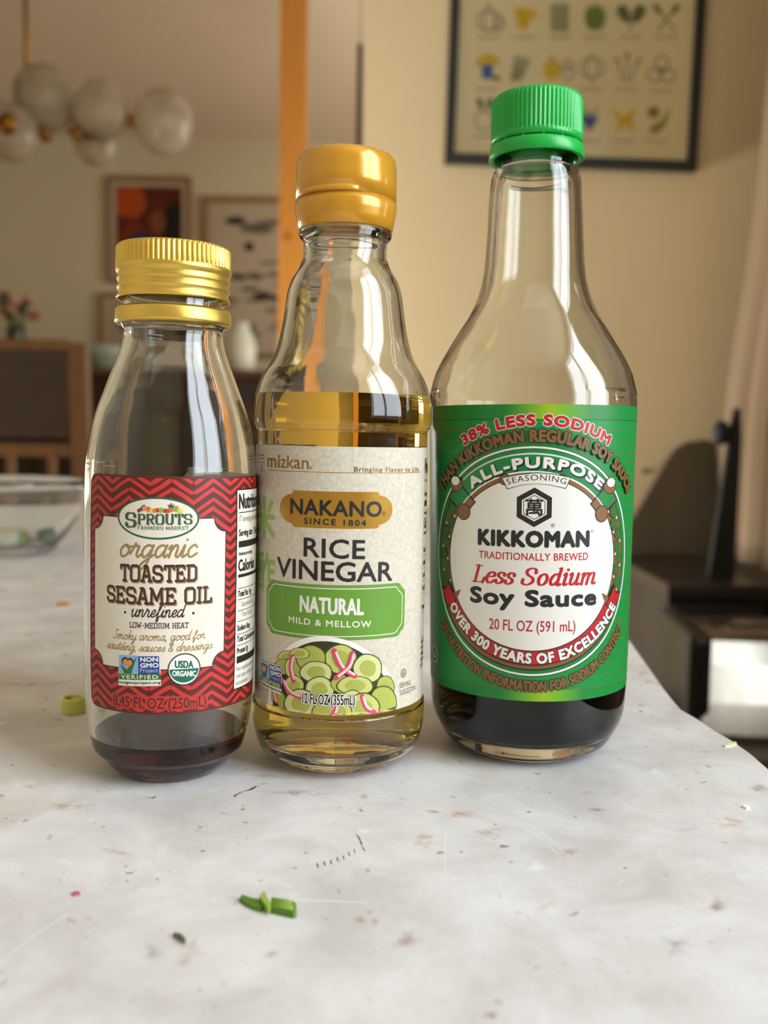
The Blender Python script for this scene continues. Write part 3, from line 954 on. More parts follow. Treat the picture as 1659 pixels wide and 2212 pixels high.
# ---- soy sauce bottle
soy = empty('soy_sauce_bottle', soyB.loc, (0, soyB.tilt, 0))
tag(soy, 'tall clear glass soy sauce bottle with ribbed green cap and green label', 'bottle')
zr = soyB.z_at
z_ringb = zr(322, 0.0157)
outer = [(0.0225, 0.0), (0.0240, 0.0008), (0.0257, 0.0030)] + [p for p in soyB.sil]
outer += [(0.01600, zr(420)), (0.01560, zr(395)), (0.01500, zr(377)), (0.01360, zr(368)), (0.01280, zr(360)), (0.01280, zr(240))]
outer = [outer[0]] + smooth_prof(outer[1:], 5)
bottle_glass(soyB, soy, outer, soyB.z_at(1330), 0.0020, 0.0070, GLASS, liquid_mat('soy_sauce', 1.36, (0.25, 0.07, 0.02, 1), 900.0, soyB.z_at(1330)), 0.0095)
GREENCAP = mat('green_cap_plastic', (20, 165, 62), 0.32, Subsurface_Weight=0.15, Subsurface_Radius=(0.002, 0.004, 0.002))
zt, zf = zr(192), zr(271.5, 0.0150)
zg = zr(287, 0.0152)
nrib = 66
def ribs(r, z, a, i):
    return r * (1 + 0.030 * (abs(((a * nrib / (2 * PI)) % 1.0) - 0.5) * 2 - 0.5) * (1 if zf < z < zt - 0.0012 else 0))
rc_ = soyB.r_at(260, 94.3)
zt2 = zr(180.5, 0.0145)
prof = [(rc_ - 0.0014, zg), (rc_, zg + 0.0002), (rc_, zf - 0.0002), (rc_ * 0.985, zf + 0.0001), (rc_ * 0.988, zf + 0.0004), (rc_ * 0.985, zt2 - 0.0022), (rc_ * 0.97, zt2 - 0.0010), (rc_ * 0.93, zt2 - 0.0003), (rc_ * 0.85, zt2), (0, zt2)]
zt = zt2
capg = lathe('cap', prof, GREENCAP, soy, n=nrib * 8, rmod=ribs)
capg['label'] = 'ribbed green plastic screw cap'
zb = zr(321, 0.0157)
rr = soyB.r_at(340, 98.5)
prof = [(rr - 0.0018, zb + 0.0004), (rr - 0.0004, zb), (rr, zb + 0.0004), (rr - 0.0002, zg - 0.0022), (rr - 0.0005, zg - 0.0008), (rr - 0.0009, zg - 0.0004), (rr - 0.0022, zg - 0.0004), (rr - 0.0020, zb + 0.0006), (rr - 0.0018, zb + 0.0004)]
tr = lathe('tamper_ring', prof, GREENCAP, soy, n=128)
for k in range(14):
    a = 2 * PI * k / 14
    box('ring_bridge', ((rr - 0.0014) * math.sin(a), -(rr - 0.0014) * math.cos(a), zg - 0.0002), (0.0008, 0.0008, 0.0012), GREENCAP, tr)
prof = [(0.0, zb + 0.0005), (0.0120, zb + 0.0005), (0.0127, zb + 0.0010), (0.0127, zb + 0.004), (0.0, zb + 0.004)]
lathe('pour_plug', [(0.0, zr(352)), (0.0088, zr(352)), (0.0094, zr(350)), (0.0094, zr(300)), (0.0, zr(300))], GREENCAP, soy, n=48)

# ---- rice vinegar bottle
nak = empty('rice_vinegar_bottle', nakB.loc, (0, nakB.tilt, 0))
tag(nak, 'rice vinegar bottle of pale yellow liquid with smooth gold plastic cap', 'bottle')
zr = nakB.z_at
outer = [(0.0190, 0.0), (0.0212, 0.0010), (0.0240, 0.0040)] + [p for p in nakB.sil]
outer += [(nakB.r_at(535, 88.5), zr(538)), (nakB.r_at(526, 88.5), zr(526)), (nakB.r_at(511, 97), zr(515)), (nakB.r_at(503, 97), zr(505)), (0.0140, zr(495)), (0.0128, zr(488)), (0.0128, zr(400))]
outer = [outer[0]] + smooth_prof(outer[1:], 5)
bottle_glass(nakB, nak, outer, nakB.z_at(856), 0.0018, 0.0065, GLASS2, liquid_mat('vinegar', 1.345, (0.93, 0.80, 0.16, 1), 48.0, nakB.z_at(856)), 0.0100, 0.003)
GOLDCAP = mat('gold_cap_plastic', (205, 146, 38), 0.25, 0.25, Coat_Weight=0.4, Coat_Roughness=0.08)
r1 = nakB.r_at(380, 106.3)
r2 = nakB.r_at(435, 108.6)
zl = nakB.z_at(409, 0.0167)
zt = nakB.z_at(306, 0.0158)
prof = [(r1 * 0.9, zl - 0.0004), (r1, zl), (r1 * 0.999, zl + 0.006), (r1 * 0.992, zt - 0.0042), (r1 * 0.965, zt - 0.0019), (r1 * 0.91, zt - 0.0006), (r1 * 0.83, zt), (0, zt + 0.0001)]
c = lathe('cap_lid', prof, GOLDCAP, nak, n=128)
c['label'] = 'smooth gold flip lid'
zb = nakB.z_at(481, 0.0152)
r3 = nakB.r_at(490, 99.5)
prof = [(r3 - 0.0012, zb + 0.0008), (r3 - 0.0006, zb), (r3, zb + 0.0004), (r3 + 0.0006, zb + 0.0035), (r2 - 0.0004, zl - 0.0045), (r2, zl - 0.0022), (r2 - 0.0002, zl - 0.0016), (r1 - 0.0001, zl - 0.0004), (r1 * 0.9, zl - 0.0004)]
lathe('cap_collar', prof, GOLDCAP, nak, n=128)
_lv, _lf, _ln = [], [], 24
for k_ in range(_ln + 1):
    t_ = k_ / _ln
    a_ = math.radians(-62 + 78 * t_)
    w_ = 0.0006 * min(1.0, math.sin(PI * t_) * 2.5)
    for dr_, dz_ in ((-0.0004, 0.0000), (w_ * 0.9, 0.0001), (w_, 0.0006), (w_ * 0.6, 0.0014), (-0.0004, 0.0024)):
        rr_ = r1 + dr_
        _lv.append((rr_ * math.sin(a_), -rr_ * math.cos(a_), zl + dz_))
for k_ in range(_ln):
    for q_ in range(4):
        b_ = k_ * 5 + q_
        _lf.append((b_, b_ + 5, b_ + 6, b_ + 1))
mesh_obj('lid_lip', _lv, _lf, GOLDCAP, c, smooth=True)
lathe('pour_plug', [(0.0, zr(500)), (0.0092, zr(500)), (0.0099, zr(498)), (0.0099, zr(450)), (0.0, zr(450))], GOLDCAP, nak, n=48)

# ---- sesame oil bottle
ses = empty('sesame_oil_bottle', sesB.loc, (0, sesB.tilt, 0))
tag(ses, 'short sesame oil bottle with knurled gold metal cap and red chevron label', 'bottle')
zr = sesB.z_at
outer = [(0.0150, 0.0), (0.0172, 0.0008), (0.0200, 0.0035), (0.0225, 0.0068)] + [p for p in sesB.sil]
outer += [(sesB.r_at(708, 107), zr(706)), (sesB.r_at(700, 112), zr(698)), (0.0160, zr(688)), (0.0160, zr(640)), (0.0148, zr(634)), (0.0148, zr(560))]
outer = [outer[0]] + smooth_prof(outer[1:], 5)
bottle_glass(sesB, ses, outer, sesB.z_at(1566), 0.0018, 0.0030, GLASS, liquid_mat('sesame_oil', 1.47, (0.55, 0.20, 0.075, 1), 150.0, sesB.z_at(1566)), 0.0122, 0.0022)
GOLD = mat('gold_anodised_metal', (226, 190, 92), 0.36, 0.9, bump=(900, 0.05, 0.0003))
rk = sesB.r_at(555, 117.5)
zt = sesB.z_at(514, 0.0168)
zk = sesB.z_at(562, 0.0170)
nk = 72
def knurl(r, z, a, i):
    return r * (1 + 0.016 * math.sin(a * nk) * (1 if zk < z < zt - 0.0006 else 0))
prof = [(rk - 0.0008, zk - 0.01011), (rk - 0.0002, zk - 0.01035), (rk * 0.985, zk - 0.00948), (rk * 0.955, zk - 0.00853), (rk * 0.945, zk - 0.00790), (rk * 0.975, zk - 0.00695), (rk * 0.980, zk - 0.00648), (rk * 0.945, zk - 0.00537), (rk * 0.975, zk - 0.00442), (rk * 0.982, zk - 0.00363), (rk * 0.965, zk - 0.00284), (rk * 0.975, zk - 0.00221), (rk * 1.002, zk - 0.00126), (rk * 1.002, zk - 0.00032), (rk * 0.99, zk), (rk * 0.99, zk + 0.0003), (rk * 0.985, zt - 0.0009), (rk * 0.975, zt - 0.0004), (rk * 0.95, zt), (0, zt)]
c = lathe('cap', prof, GOLD, ses, n=nk * 8, rmod=knurl)
c['label'] = 'knurled gold metal screw cap'
zb = sesB.z_at(692, 0.0171)
zu = sesB.z_at(655, 0.0171)
rr = sesB.r_at(680, 119)
prof = [(rr - 0.0012, zb + 0.0002), (rr - 0.0008, zb - 0.0002), (rr - 0.0001, zb + 0.0004), (rr, zb + 0.0012), (rr - 0.0002, zu - 0.0008), (rr - 0.0008, zu), (rr - 0.0012, zu - 0.0002), (rr - 0.0012, zb + 0.0002)]
t = lathe('tamper_ring', prof, GOLD, ses, n=128)
t['label'] = 'broken-off gold seal ring'

# ------------------------------------------------------------------ printed labels
# Print is laid out flat in (u, v) = (arc length, height) on the label and bent round the bottle.
_tmpc = bpy.data.curves.new('glyph_source', 'FONT')
_tmpc.resolution_u = 3
_tmpo = bpy.data.objects.new('glyph_source', _tmpc)
_cache = {}
def sans(body, spacing=1.0):
    """triangles of the body in the default face, cap height 1, left edge 0"""
    key = (body, spacing)
    if key in _cache:
        return _cache[key]
    def tri(s):
        _tmpc.body = s
        _tmpc.space_character = spacing
        me = bpy.data.meshes.new_from_object(_tmpo)
        me.calc_loop_triangles()
        vs = [(v.co.x, v.co.y) for v in me.vertices]
        ts = [tuple(vs[i] for i in t.vertices) for t in me.loop_triangles]
        bpy.data.meshes.remove(me)
        return ts
    if 'cap' not in _cache:
        _cache['cap'] = max(p[1] for t in tri('H') for p in t)
    k = 1.0 / _cache['cap']
    ts = tri(body)
    x0 = min(p[0] for t in ts for p in t)
    ts = [tuple(((p[0] - x0) * k, p[1] * k) for p in t) for t in ts]
    _cache[key] = ts
    return ts

def quad(a, b, c, d):
    return [(a, b, c), (a, c, d)]
def poly_tris(pts):
    vs = [Vector((p[0], p[1], 0)) for p in pts]
    return [tuple((pts[i][0], pts[i][1]) for i in t) for t in tessellate_polygon([vs])]
def disc(cx, cy, rx, ry=None, n=28):
    ry = ry or rx
    return [((cx, cy), (cx + rx * math.cos(2 * PI * k / n), cy + ry * math.sin(2 * PI * k / n)),
             (cx + rx * math.cos(2 * PI * (k + 1) / n), cy + ry * math.sin(2 * PI * (k + 1) / n))) for k in range(n)]
def stroke(pts, w, closed=False, cap=True, wfun=None):
    """ribbon of width w with round joins"""
    out = []
    P = list(pts) + ([pts[0]] if closed else [])
    for i in range(len(P) - 1):
        (x0, y0), (x1, y1) = P[i], P[i + 1]
        dx, dy = x1 - x0, y1 - y0
        l = math.hypot(dx, dy)
        if l < 1e-9:
            continue
        ww_ = wfun(dx / l, dy / l) if wfun else w
        nx, ny = -dy / l * ww_ / 2, dx / l * ww_ / 2
        out += quad((x0 + nx, y0 + ny), (x0 - nx, y0 - ny), (x1 - nx, y1 - ny), (x1 + nx, y1 + ny))
        if cap or i > 0:
            out += disc(x0, y0, ww_ / 2, n=8)
    if cap and not closed:
        out += disc(P[-1][0], P[-1][1], ww_ / 2, n=8)
    return out

def bold(ts, d, n=8):
    if not d:
        return list(ts)
    out = list(ts)
    for k in range(n):
        a = 2 * PI * k / n
        ox, oy = d * math.cos(a), d * math.sin(a)
        out += [tuple((p[0] + ox, p[1] + oy) for p in t) for t in ts]
    return out

# ---- drawn alphabets: a joined script, a spurred serif and a bold italic serif
SCRIPT = {
 'o': (1.02, [[(.55, .98), (.25, .85), (.1, .5), (.25, .1), (.5, .02), (.8, .25), (.85, .6), (.65, .92), (.5, .95), (.72, .78), (1.05, .88)]]),
 'r': (.92, [[(0, .25), (.2, .75), (.28, 1.12), (.36, .9), (.62, .9), (.6, .5), (.58, .2), (.75, .02), (.95, .22)]]),
 'g': (1.1, [[(.82, .88), (.5, 1), (.2, .8), (.1, .4), (.3, .02), (.6, .18), (.82, .65)], [(.88, 1), (.82, .3), (.7, -.6), (.42, -.95), (.2, -.72), (.45, -.35), (1.1, .22)]]),
 'a': (1.1, [[(.82, .88), (.5, 1), (.2, .8), (.1, .4), (.3, .02), (.6, .18), (.82, .65)], [(.88, 1), (.80, .3), (.92, .02), (1.12, .22)]]),
 'n': (1.02, [[(0, .7), (.16, .98), (.2, .7), (.18, 0)], [(.2, .45), (.42, .95), (.64, .95), (.7, .6), (.68, .2), (.82, .02), (1.04, .22)]]),
 'm': (1.5, [[(0, .7), (.16, .98), (.2, .7), (.18, 0)], [(.2, .45), (.4, .95), (.58, .95), (.62, .6), (.6, 0)], [(.62, .45), (.85, .95), (1.06, .95), (1.1, .6), (1.1, .2), (1.25, .02), (1.5, .22)]]),
 'i': (.5, [[(0, .22), (.2, .98), (.18, .2), (.3, .02), (.52, .22)], [(.26, 1.42), (.27, 1.44)]]),
 'c': (.85, [[(.75, .8), (.5, 1), (.2, .75), (.12, .4), (.3, .04), (.55, .05), (.88, .3)]]),
 'u': (1.06, [[(0, .7), (.12, .98), (.1, .3), (.26, .02), (.5, .15), (.72, .6)], [(.78, .98), (.72, .25), (.86, .02), (1.08, .22)]]),
 'e': (.85, [[(.1, .38), (.5, .5), (.7, .8), (.5, 1), (.22, .75), (.15, .3), (.4, .02), (.88, .3)]]),
 'f': (.8, [[(0, .22), (.4, .9), (.62, 1.6), (.52, 1.85), (.36, 1.6), (.3, .5), (.26, -.35), (.35, -.6), (.5, -.35), (.45, 0), (.82, .22)]]),
 'd': (1.1, [[(.82, .88), (.5, 1), (.2, .8), (.1, .4), (.3, .02), (.6, .18), (.82, .65)], [(1.0, 2), (.82, .3), (.92, .02), (1.12, .22)]]),
 's': (.8, [[(0, .2), (.35, .65), (.5, 1.05), (.52, .75), (.72, .4), (.55, .04), (.2, .06)], [(.55, .04), (.82, .22)]]),
 'k': (.98, [[(.1, 0), (.3, 2)], [(.2, .4), (.5, .95), (.72, .8), (.45, .5), (.25, .5)], [(.42, .5), (.68, .04), (.98, .22)]]),
 'y': (1.06, [[(0, .7), (.12, .98), (.1, .3), (.26, .02), (.5, .15), (.72, .6)], [(.78, .98), (.72, .2), (.6, -.6), (.35, -.95), (.15, -.7), (.4, -.3), (1.06, .22)]]),
 't': (.62, [[(0, .22), (.3, 1.0), (.36, 1.6), (.24, .3), (.38, .02), (.64, .22)], [(.02, 1.1), (.6, 1.16)]]),
 'S': (1.15, [[(.05, .4), (.2, .08), (.55, .02), (.95, .4), (.7, .95), (.4, 1.4), (.65, 1.95), (1.05, 1.75)]]),
 ',': (.45, [[(.22, .1), (.08, -.3)]]),
 '&': (1.25, [[(1.05, .5), (.65, 0), (.2, .25), (.4, .8), (.82, 1.3), (.62, 1.75), (.36, 1.4), (.6, .75), (1.05, .05)]]),
 ' ': (.55, []),
}
SCRIPT['\u00e9'] = (.85, SCRIPT['e'][1] + [[(.52, 1.3), (.82, 1.62)]])
def script(body, w=0.2, slant=0.28):
    out, x = [], 0.0
    for ch_ in body:
        adv, ss = SCRIPT[ch_]
        for s_ in ss:
            pts = [(x + a + b * slant, b) for a, b in catmull(s_, 4)]
            out += stroke(pts, w)
        x += adv
    x0 = min(p[0] for t in out for p in t)
    return [tuple((p[0] - x0, p[1]) for p in t) for t in out]

SERIF = {
 'T': (.78, [[(0, 1), (.64, 1)], [(.32, 1), (.32, 0)], [(0, 1), (0, .80)], [(.64, 1), (.64, .80)], [(.2, 0), (.44, 0)]]),
 'O': (.80, [[(.1, 0), (.5, 0), (.62, .14), (.62, .86), (.5, 1), (.12, 1), (0, .86), (0, .14), (.1, 0)]]),
 'A': (.80, [[(.04, 0), (.28, 1), (.38, 1), (.60, 0)], [(.14, .33), (.50, .33)], [(-.06, 0), (.14, 0)], [(.5, 0), (.7, 0)], [(.18, 1), (.34, 1)]]),
 'S': (.76, [[(.58, .74), (.58, .88), (.47, 1), (.12, 1), (0, .88), (0, .64), (.1, .54), (.5, .46), (.6, .36), (.6, .12), (.48, 0), (.12, 0), (0, .12), (0, .26)]]),
 'E': (.76, [[(.08, 0), (.08, 1)], [(-.04, 1), (.56, 1), (.56, .82)], [(.08, .52), (.40, .52)], [(.40, .60), (.40, .44)], [(-.04, 0), (.58, 0), (.58, .19)]]),
 'D': (.80, [[(.08, 0), (.08, 1)], [(-.04, 1), (.46, 1), (.62, .86), (.62, .14), (.46, 0), (-.04, 0)]]),
 'M': (1.02, [[(.06, 0), (.10, 1), (.42, .22), (.74, 1), (.78, 0)], [(-.04, 0), (.16, 0)], [(.68, 0), (.88, 0)], [(0, 1), (.1, 1)], [(.74, 1), (.84, 1)]]),
 'I': (.40, [[(.12, 0), (.12, 1)], [(0, 0), (.24, 0)], [(0, 1), (.24, 1)]]),
 'L': (.70, [[(.1, 1), (.1, 0)], [(-.02, 1), (.24, 1)], [(-.02, 0), (.54, 0), (.54, .22)]]),
 'P': (.76, [[(.1, 0), (.1, 1)], [(-.02, 1), (.46, 1), (.6, .88), (.6, .58), (.46, .46), (.1, .46)], [(-.02, 0), (.26, 0)]]),
 'R': (.84, [[(.1, 0), (.1, 1)], [(-.02, 1), (.46, 1), (.6, .88), (.6, .60), (.46, .48), (.1, .48)], [(-.02, 0), (.26, 0)], [(.36, .48), (.58, 0), (.72, 0)]]),
 'U': (.84, [[(.08, 1), (.08, .16), (.2, 0), (.48, 0), (.6, .16), (.6, 1)], [(-.04, 1), (.2, 1)], [(.5, 1), (.7, 1)]]),
 'F': (.70, [[(.08, 0), (.08, 1)], [(-.04, 1), (.54, 1), (.54, .82)], [(.08, .52), (.40, .52)], [(-.04, 0), (.22, 0)]]),
 'K': (.82, [[(.08, 0), (.08, 1)], [(.08, .42), (.52, 1)], [(.22, .58), (.58, 0)], [(-.04, 0), (.2, 0)], [(-.04, 1), (.2, 1)], [(.44, 1), (.62, 1)], [(.5, 0), (.7, 0)]]),
 'H': (.84, [[(.08, 0), (.08, 1)], [(.58, 0), (.58, 1)], [(.08, .5), (.58, .5)], [(-.02, 0), (.18, 0)], [(.48, 0), (.68, 0)], [(-.02, 1), (.18, 1)], [(.48, 1), (.68, 1)]]),
 'W': (1.1, [[(.04, 1), (.2, 0), (.44, .75), (.68, 0), (.84, 1)], [(-.06, 1), (.14, 1)], [(.74, 1), (.94, 1)]]),
 '-': (.5, [[(.02, .45), (.32, .45)]]), ' ': (.42, []),
}
def serif(body, w=0.17, thin=None):
    thin = thin or w
    def wf(dx, dy):
        return thin + (w - thin) * abs(dy)
    out, x = [], 0.0
    k = 1.0 - thin
    for ch_ in body:
        adv, ss = SERIF[ch_]
        for s_ in ss:
            out += stroke([(x + a, thin / 2 + b * k) for a, b in s_], w, wfun=wf)
        x += adv + w * 0.35
    x0 = min(p[0] for t in out for p in t)
    return [tuple((p[0] - x0, p[1]) for p in t) for t in out]

ITAL = {
 'L': (.78, [[(.25, 1), (.25, 0)], [(.06, 1), (.46, 1)], [(.06, 0), (.68, 0), (.74, .28)]]),
 'e': (.56, [[(.1, .36), (.42, .42), (.46, .56), (.32, .67), (.14, .55), (.08, .28), (.2, .02), (.36, .03), (.5, .16)]]),
 's': (.50, [[(.40, .50), (.38, .62), (.24, .68), (.10, .58), (.14, .42), (.34, .28), (.37, .12), (.21, 0), (.05, .08), (.04, .2)]]),
 'S': (.74, [[(.58, .72), (.54, .92), (.34, 1.0), (.13, .86), (.2, .62), (.48, .42), (.54, .18), (.3, 0), (.06, .10), (.04, .32)]]),
 'o': (.60, [[(.28, .67), (.12, .55), (.08, .3), (.16, .05), (.28, 0), (.44, .12), (.48, .38), (.40, .6), (.28, .67)]]),
 'd': (.64, [[(.44, .58), (.28, .67), (.12, .5), (.08, .25), (.18, .01), (.32, .06), (.44, .25)], [(.46, 1), (.46, .08), (.56, .0), (.62, .06)], [(.34, 1), (.46, 1)]]),
 'i': (.34, [[(.06, .6), (.16, .66), (.16, .06), (.24, 0), (.32, .06)], [(.19, .9), (.19, .92)]]),
 'u': (.66, [[(.04, .6), (.14, .66), (.14, .12), (.24, 0), (.38, .1), (.48, .3)], [(.48, .66), (.48, .08), (.56, 0), (.64, .06)]]),
 'm': (.98, [[(.04, .6), (.13, .66), (.13, 0)], [(.13, .42), (.26, .64), (.38, .66), (.43, .54), (.43, 0)], [(.43, .42), (.56, .64), (.70, .66), (.76, .54), (.76, .08), (.86, 0), (.94, .06)]]),
 ' ': (.34, []),
}
def ital(body, w=0.17, thin=0.07, slant=0.24):
    out, x = [], 0.0
    def wf(dx, dy):
        return thin + (w - thin) * min(1.0, abs(dy) * 1.1)
    for ch_ in body:
        adv, ss = ITAL[ch_]
        for s_ in ss:
            cur_ = catmull(s_, 5) if len(s_) > 3 else s_
            out += stroke([(x + a + b * slant, b) for a, b in cur_], w, wfun=wf)
        x += adv
    x0 = min(p[0] for t in out for p in t)
    return [tuple((p[0] - x0, p[1]) for p in t) for t in out]

class Label:
    """a label round a bottle; every call to put() prints one element a hair above the last"""
    def __init__(self, B, root, outline, material, name='label', label=None):
        self.B, self.off = B, 0.00010
        self.clip, self.occ = None, {}
        self.obj = self._mesh(name, outline, material, root, self.off, grid_v=0.004)
        if label:
            self.obj['label'] = label
        us = [p[0] for t in outline for p in t]
        vs = [p[1] for t in outline for p in t]
        self.rect = (min(us), min(vs), max(us), max(vs))
        # paper back of the label, lying on the glass
        bk = self._mesh('label_back', outline, mat('label_paper_back', (226, 220, 206), 0.7), None, 0.00003, grid_v=0.004)
        me, bm = self.obj.data, bmesh.new()
        bm.from_mesh(me)
        bm2 = bk.data
        bm2.flip_normals()
        bm.from_mesh(bm2)
        bm.to_mesh(me)
        bm.free()
        me.materials.append(MATS['label_paper_back'])
        nb = len(bm2.polygons)
        tot = len(me.polygons)
        me.polygons.foreach_set('material_index', [0] * (tot - nb) + [1] * nb)
        bpy.data.objects.remove(bk)
    def P(self, u, v, off):
        r = self.B.R(v) + off
        a = u / self.B.rref
        return (r * math.sin(a), -r * math.cos(a), v)
    def _mesh(self, name, tris, material, parent, off, grid_u=0.0013, grid_v=None, spread=0.0):
        verts, faces, idx, uvs = [], [], {}, []
        def vid(p, sp_):
            k = (round(p[0], 7), round(p[1], 7), sp_)
            if k not in idx:
                idx[k] = len(verts)
                verts.append(self.P(p[0], p[1], off + sp_))
                uvs.append(p)
            return idx[k]
        def cut(poly, ax, g):
            lo = min(p[ax] for p in poly)
            hi = max(p[ax] for p in poly)
            k = math.floor(lo / g) + 1
            res = []
            while k * g < hi - 1e-9:
                c = k * g
                a, b = [], []
                for i in range(len(poly)):
                    p, q = poly[i], poly[(i + 1) % len(poly)]
                    if p[ax] <= c:
                        a.append(p)
                    if p[ax] >= c:
                        b.append(p)
                    if (p[ax] < c < q[ax]) or (q[ax] < c < p[ax]):
                        t = (c - p[ax]) / (q[ax] - p[ax])
                        m_ = (p[0] + (q[0] - p[0]) * t, p[1] + (q[1] - p[1]) * t)
                        a.append(m_)
                        b.append(m_)
                if len(a) > 2:
                    res.append(a)
                poly = b
                if len(poly) < 3:
                    break
                k += 1
            if len(poly) > 2:
                res.append(poly)
            return res
        sp_ = 0.0
        for n_, t in enumerate(tris):
            # overlapping pieces of one stroke never lie in exactly one plane
            sp_ = ((n_ * 0.6180339) % 1.0) * spread
            poly = list(t)
            ar = (poly[1][0] - poly[0][0]) * (poly[2][1] - poly[0][1]) - (poly[2][0] - poly[0][0]) * (poly[1][1] - poly[0][1])
            if abs(ar) < 1e-12:
                continue
            if ar < 0:
                poly.reverse()
            if self.clip:
                poly = self._clip(poly)
                if len(poly) < 3:
                    continue
            for a in cut(poly, 0, grid_u):
                for b in (cut(a, 1, grid_v) if grid_v else [a]):
                    ids = []
                    for p in b:
                        i = vid(p, sp_)
                        if i not in ids:
                            ids.append(i)
                    if len(ids) > 2:
                        faces.append(tuple(ids))
        o = mesh_obj(name, verts, faces, material, parent)
        ul = o.data.uv_layers.new(name='print')
        for lp in o.data.loops:
            ul.data[lp.index].uv = (uvs[lp.vertex_index][0] * 10, uvs[lp.vertex_index][1] * 10)
        return o
    def _clip(self, poly):
        u0, v0, u1, v1 = self.clip
        for ax, lim, sgn in ((0, u0, 1), (0, u1, -1), (1, v0, 1), (1, v1, -1)):
            out = []
            for i in range(len(poly)):
                p, q = poly[i], poly[(i + 1) % len(poly)]
                ip, iq = sgn * (p[ax] - lim) >= 0, sgn * (q[ax] - lim) >= 0
                if ip:
                    out.append(p)
                if ip != iq:
                    t = (lim - p[ax]) / (q[ax] - p[ax])
                    out.append((p[0] + (q[0] - p[0]) * t, p[1] + (q[1] - p[1]) * t))
            poly = out
            if len(poly) < 3:
                return []
        return poly
    def put(self, name, tris, material):
        # one step above whatever is already printed underneath
        g, cells = 0.0006, set()
        for t in tris:
            xs_, ys_ = [p[0] for p in t], [p[1] for p in t]
            (ax, ay), (bx, by), (cx, cy) = t
            d = (by - cy) * (ax - cx) + (cx - bx) * (ay - cy)
            if abs(d) < 1e-14:
                continue
            for i in range(math.floor(min(xs_) / g), math.floor(max(xs_) / g) + 1):
                for j in range(math.floor(min(ys_) / g), math.floor(max(ys_) / g) + 1):
                    x_, y_ = (i + 0.5) * g, (j + 0.5) * g
                    l0 = ((by - cy) * (x_ - cx) + (cx - bx) * (y_ - cy)) / d
                    l1 = ((cy - ay) * (x_ - cx) + (ax - cx) * (y_ - cy)) / d
                    m_ = 1.6 * g * g / abs(d) * max(max(xs_) - min(xs_), max(ys_) - min(ys_)) / g
                    if l0 > -m_ and l1 > -m_ and l0 + l1 < 1 + m_:
                        cells.add((i, j))
        lay = 1 + max((self.occ.get(c, 0) for c in cells), default=0)
        for c in cells:
            self.occ[c] = lay
        return self._mesh(name, tris, material, self.obj, self.off + 0.000014 * lay, grid_v=0.0045, spread=0.000008)
    # -- placing by pixels of the photograph
    def px(self, x, y):
        return self.B.px(x, y)
    def pxs(self, pts):
        return [self.B.px(x, y) for x, y in pts]
    def hpx(self, x, y, h):
        """height on the label of h pixels above (x, y)"""
        return self.B.px(x, y - h)[1] - self.B.px(x, y)[1]
    def line(self, ts, a, b, h, name, material, d=0.0, dx=0.0, dy=0.0, level=False):
        """glyph triangles stretched on the baseline from pixel a to pixel b with cap height h pixels"""
        (u0, v0), (u1, v1) = self.px(*a), self.px(*b)
        if level:
            v0 = v1 = (v0 + v1) / 2
        hh_ = self.hpx((a[0] + b[0]) / 2, (a[1] + b[1]) / 2, h)
        wd = max(p[0] for t in ts for p in t)
        kx = (u1 - u0) / wd
        out = []
        for t in ts:
            out.append(tuple((u0 + p[0] * kx + dx, v0 + (v1 - v0) * p[0] / wd + p[1] * hh_ + dy) for p in t))
        return self.put(name, bold(out, d * hh_), material)
    def arc(self, ts, a, m, b, h, name, material, d=0.0, inside=False, dx=0.0, dy=0.0):
        """glyphs along the circle through three baseline pixels; inside=True turns the tops to the centre"""
        p0, p1, p2 = self.px(*a), self.px(*m), self.px(*b)
        cx, cy, r = circle3(p0, p1, p2)
        hh_ = self.hpx(m[0], m[1], h)
        wd = max(p[0] for t in ts for p in t)
        a0, a1 = math.atan2(p0[1] - cy, p0[0] - cx), math.atan2(p2[1] - cy, p2[0] - cx)
        if inside:
            if a0 > 0:
                a0 -= 2 * PI
            while a1 < a0:
                a1 += 2 * PI
        else:
            while a0 < a1:
                a0 += 2 * PI
        out = []
        for t in ts:
            q = []
            for p in t:
                an = a0 + (a1 - a0) * p[0] / wd
                rr_ = r - p[1] * hh_ if inside else r + p[1] * hh_
                q.append((cx + rr_ * math.cos(an) + dx, cy + rr_ * math.sin(an) + dy))
            out.append(tuple(q))
        return self.put(name, bold(out, d * hh_), material)

def circle3(a, b, c):
    ax, ay, bx, by, cx, cy = *a, *b, *c
    d = 2 * (ax * (by - cy) + bx * (cy - ay) + cx * (ay - by))
    ux = ((ax * ax + ay * ay) * (by - cy) + (bx * bx + by * by) * (cy - ay) + (cx * cx + cy * cy) * (ay - by)) / d
    uy = ((ax * ax + ay * ay) * (cx - bx) + (bx * bx + by * by) * (ax - cx) + (cx * cx + cy * cy) * (bx - ax)) / d
    return ux, uy, math.hypot(ax - ux, ay - uy)

def rrect(u0, v0, u1, v1, r, n=6):
    pts = []
    for cx, cy, a0 in ((u1 - r, v1 - r, 0), (u0 + r, v1 - r, PI / 2), (u0 + r, v0 + r, PI), (u1 - r, v0 + r, 1.5 * PI)):
        for k in range(n + 1):
            a = a0 + PI / 2 * k / n
            pts.append((cx + r * math.cos(a), cy + r * math.sin(a)))
    return pts
def rect(u0, v0, u1, v1):
    return quad((u0, v0), (u1, v0), (u1, v1), (u0, v1))
def pr(name, c, rough=0.5, metal=0.0):
    return mat('print_' + name, c, rough, metal)
BLACKP = pr('black', (26, 22, 22))
WHITEP = pr('white', (228, 224, 216))

# ================= sesame oil label
B = sesB
uL, vT = B.px(197, 1040)[0], B.px(370, 1029)[1]
vB = B.px(385, 1542)[1]
uR = uL + 0.112
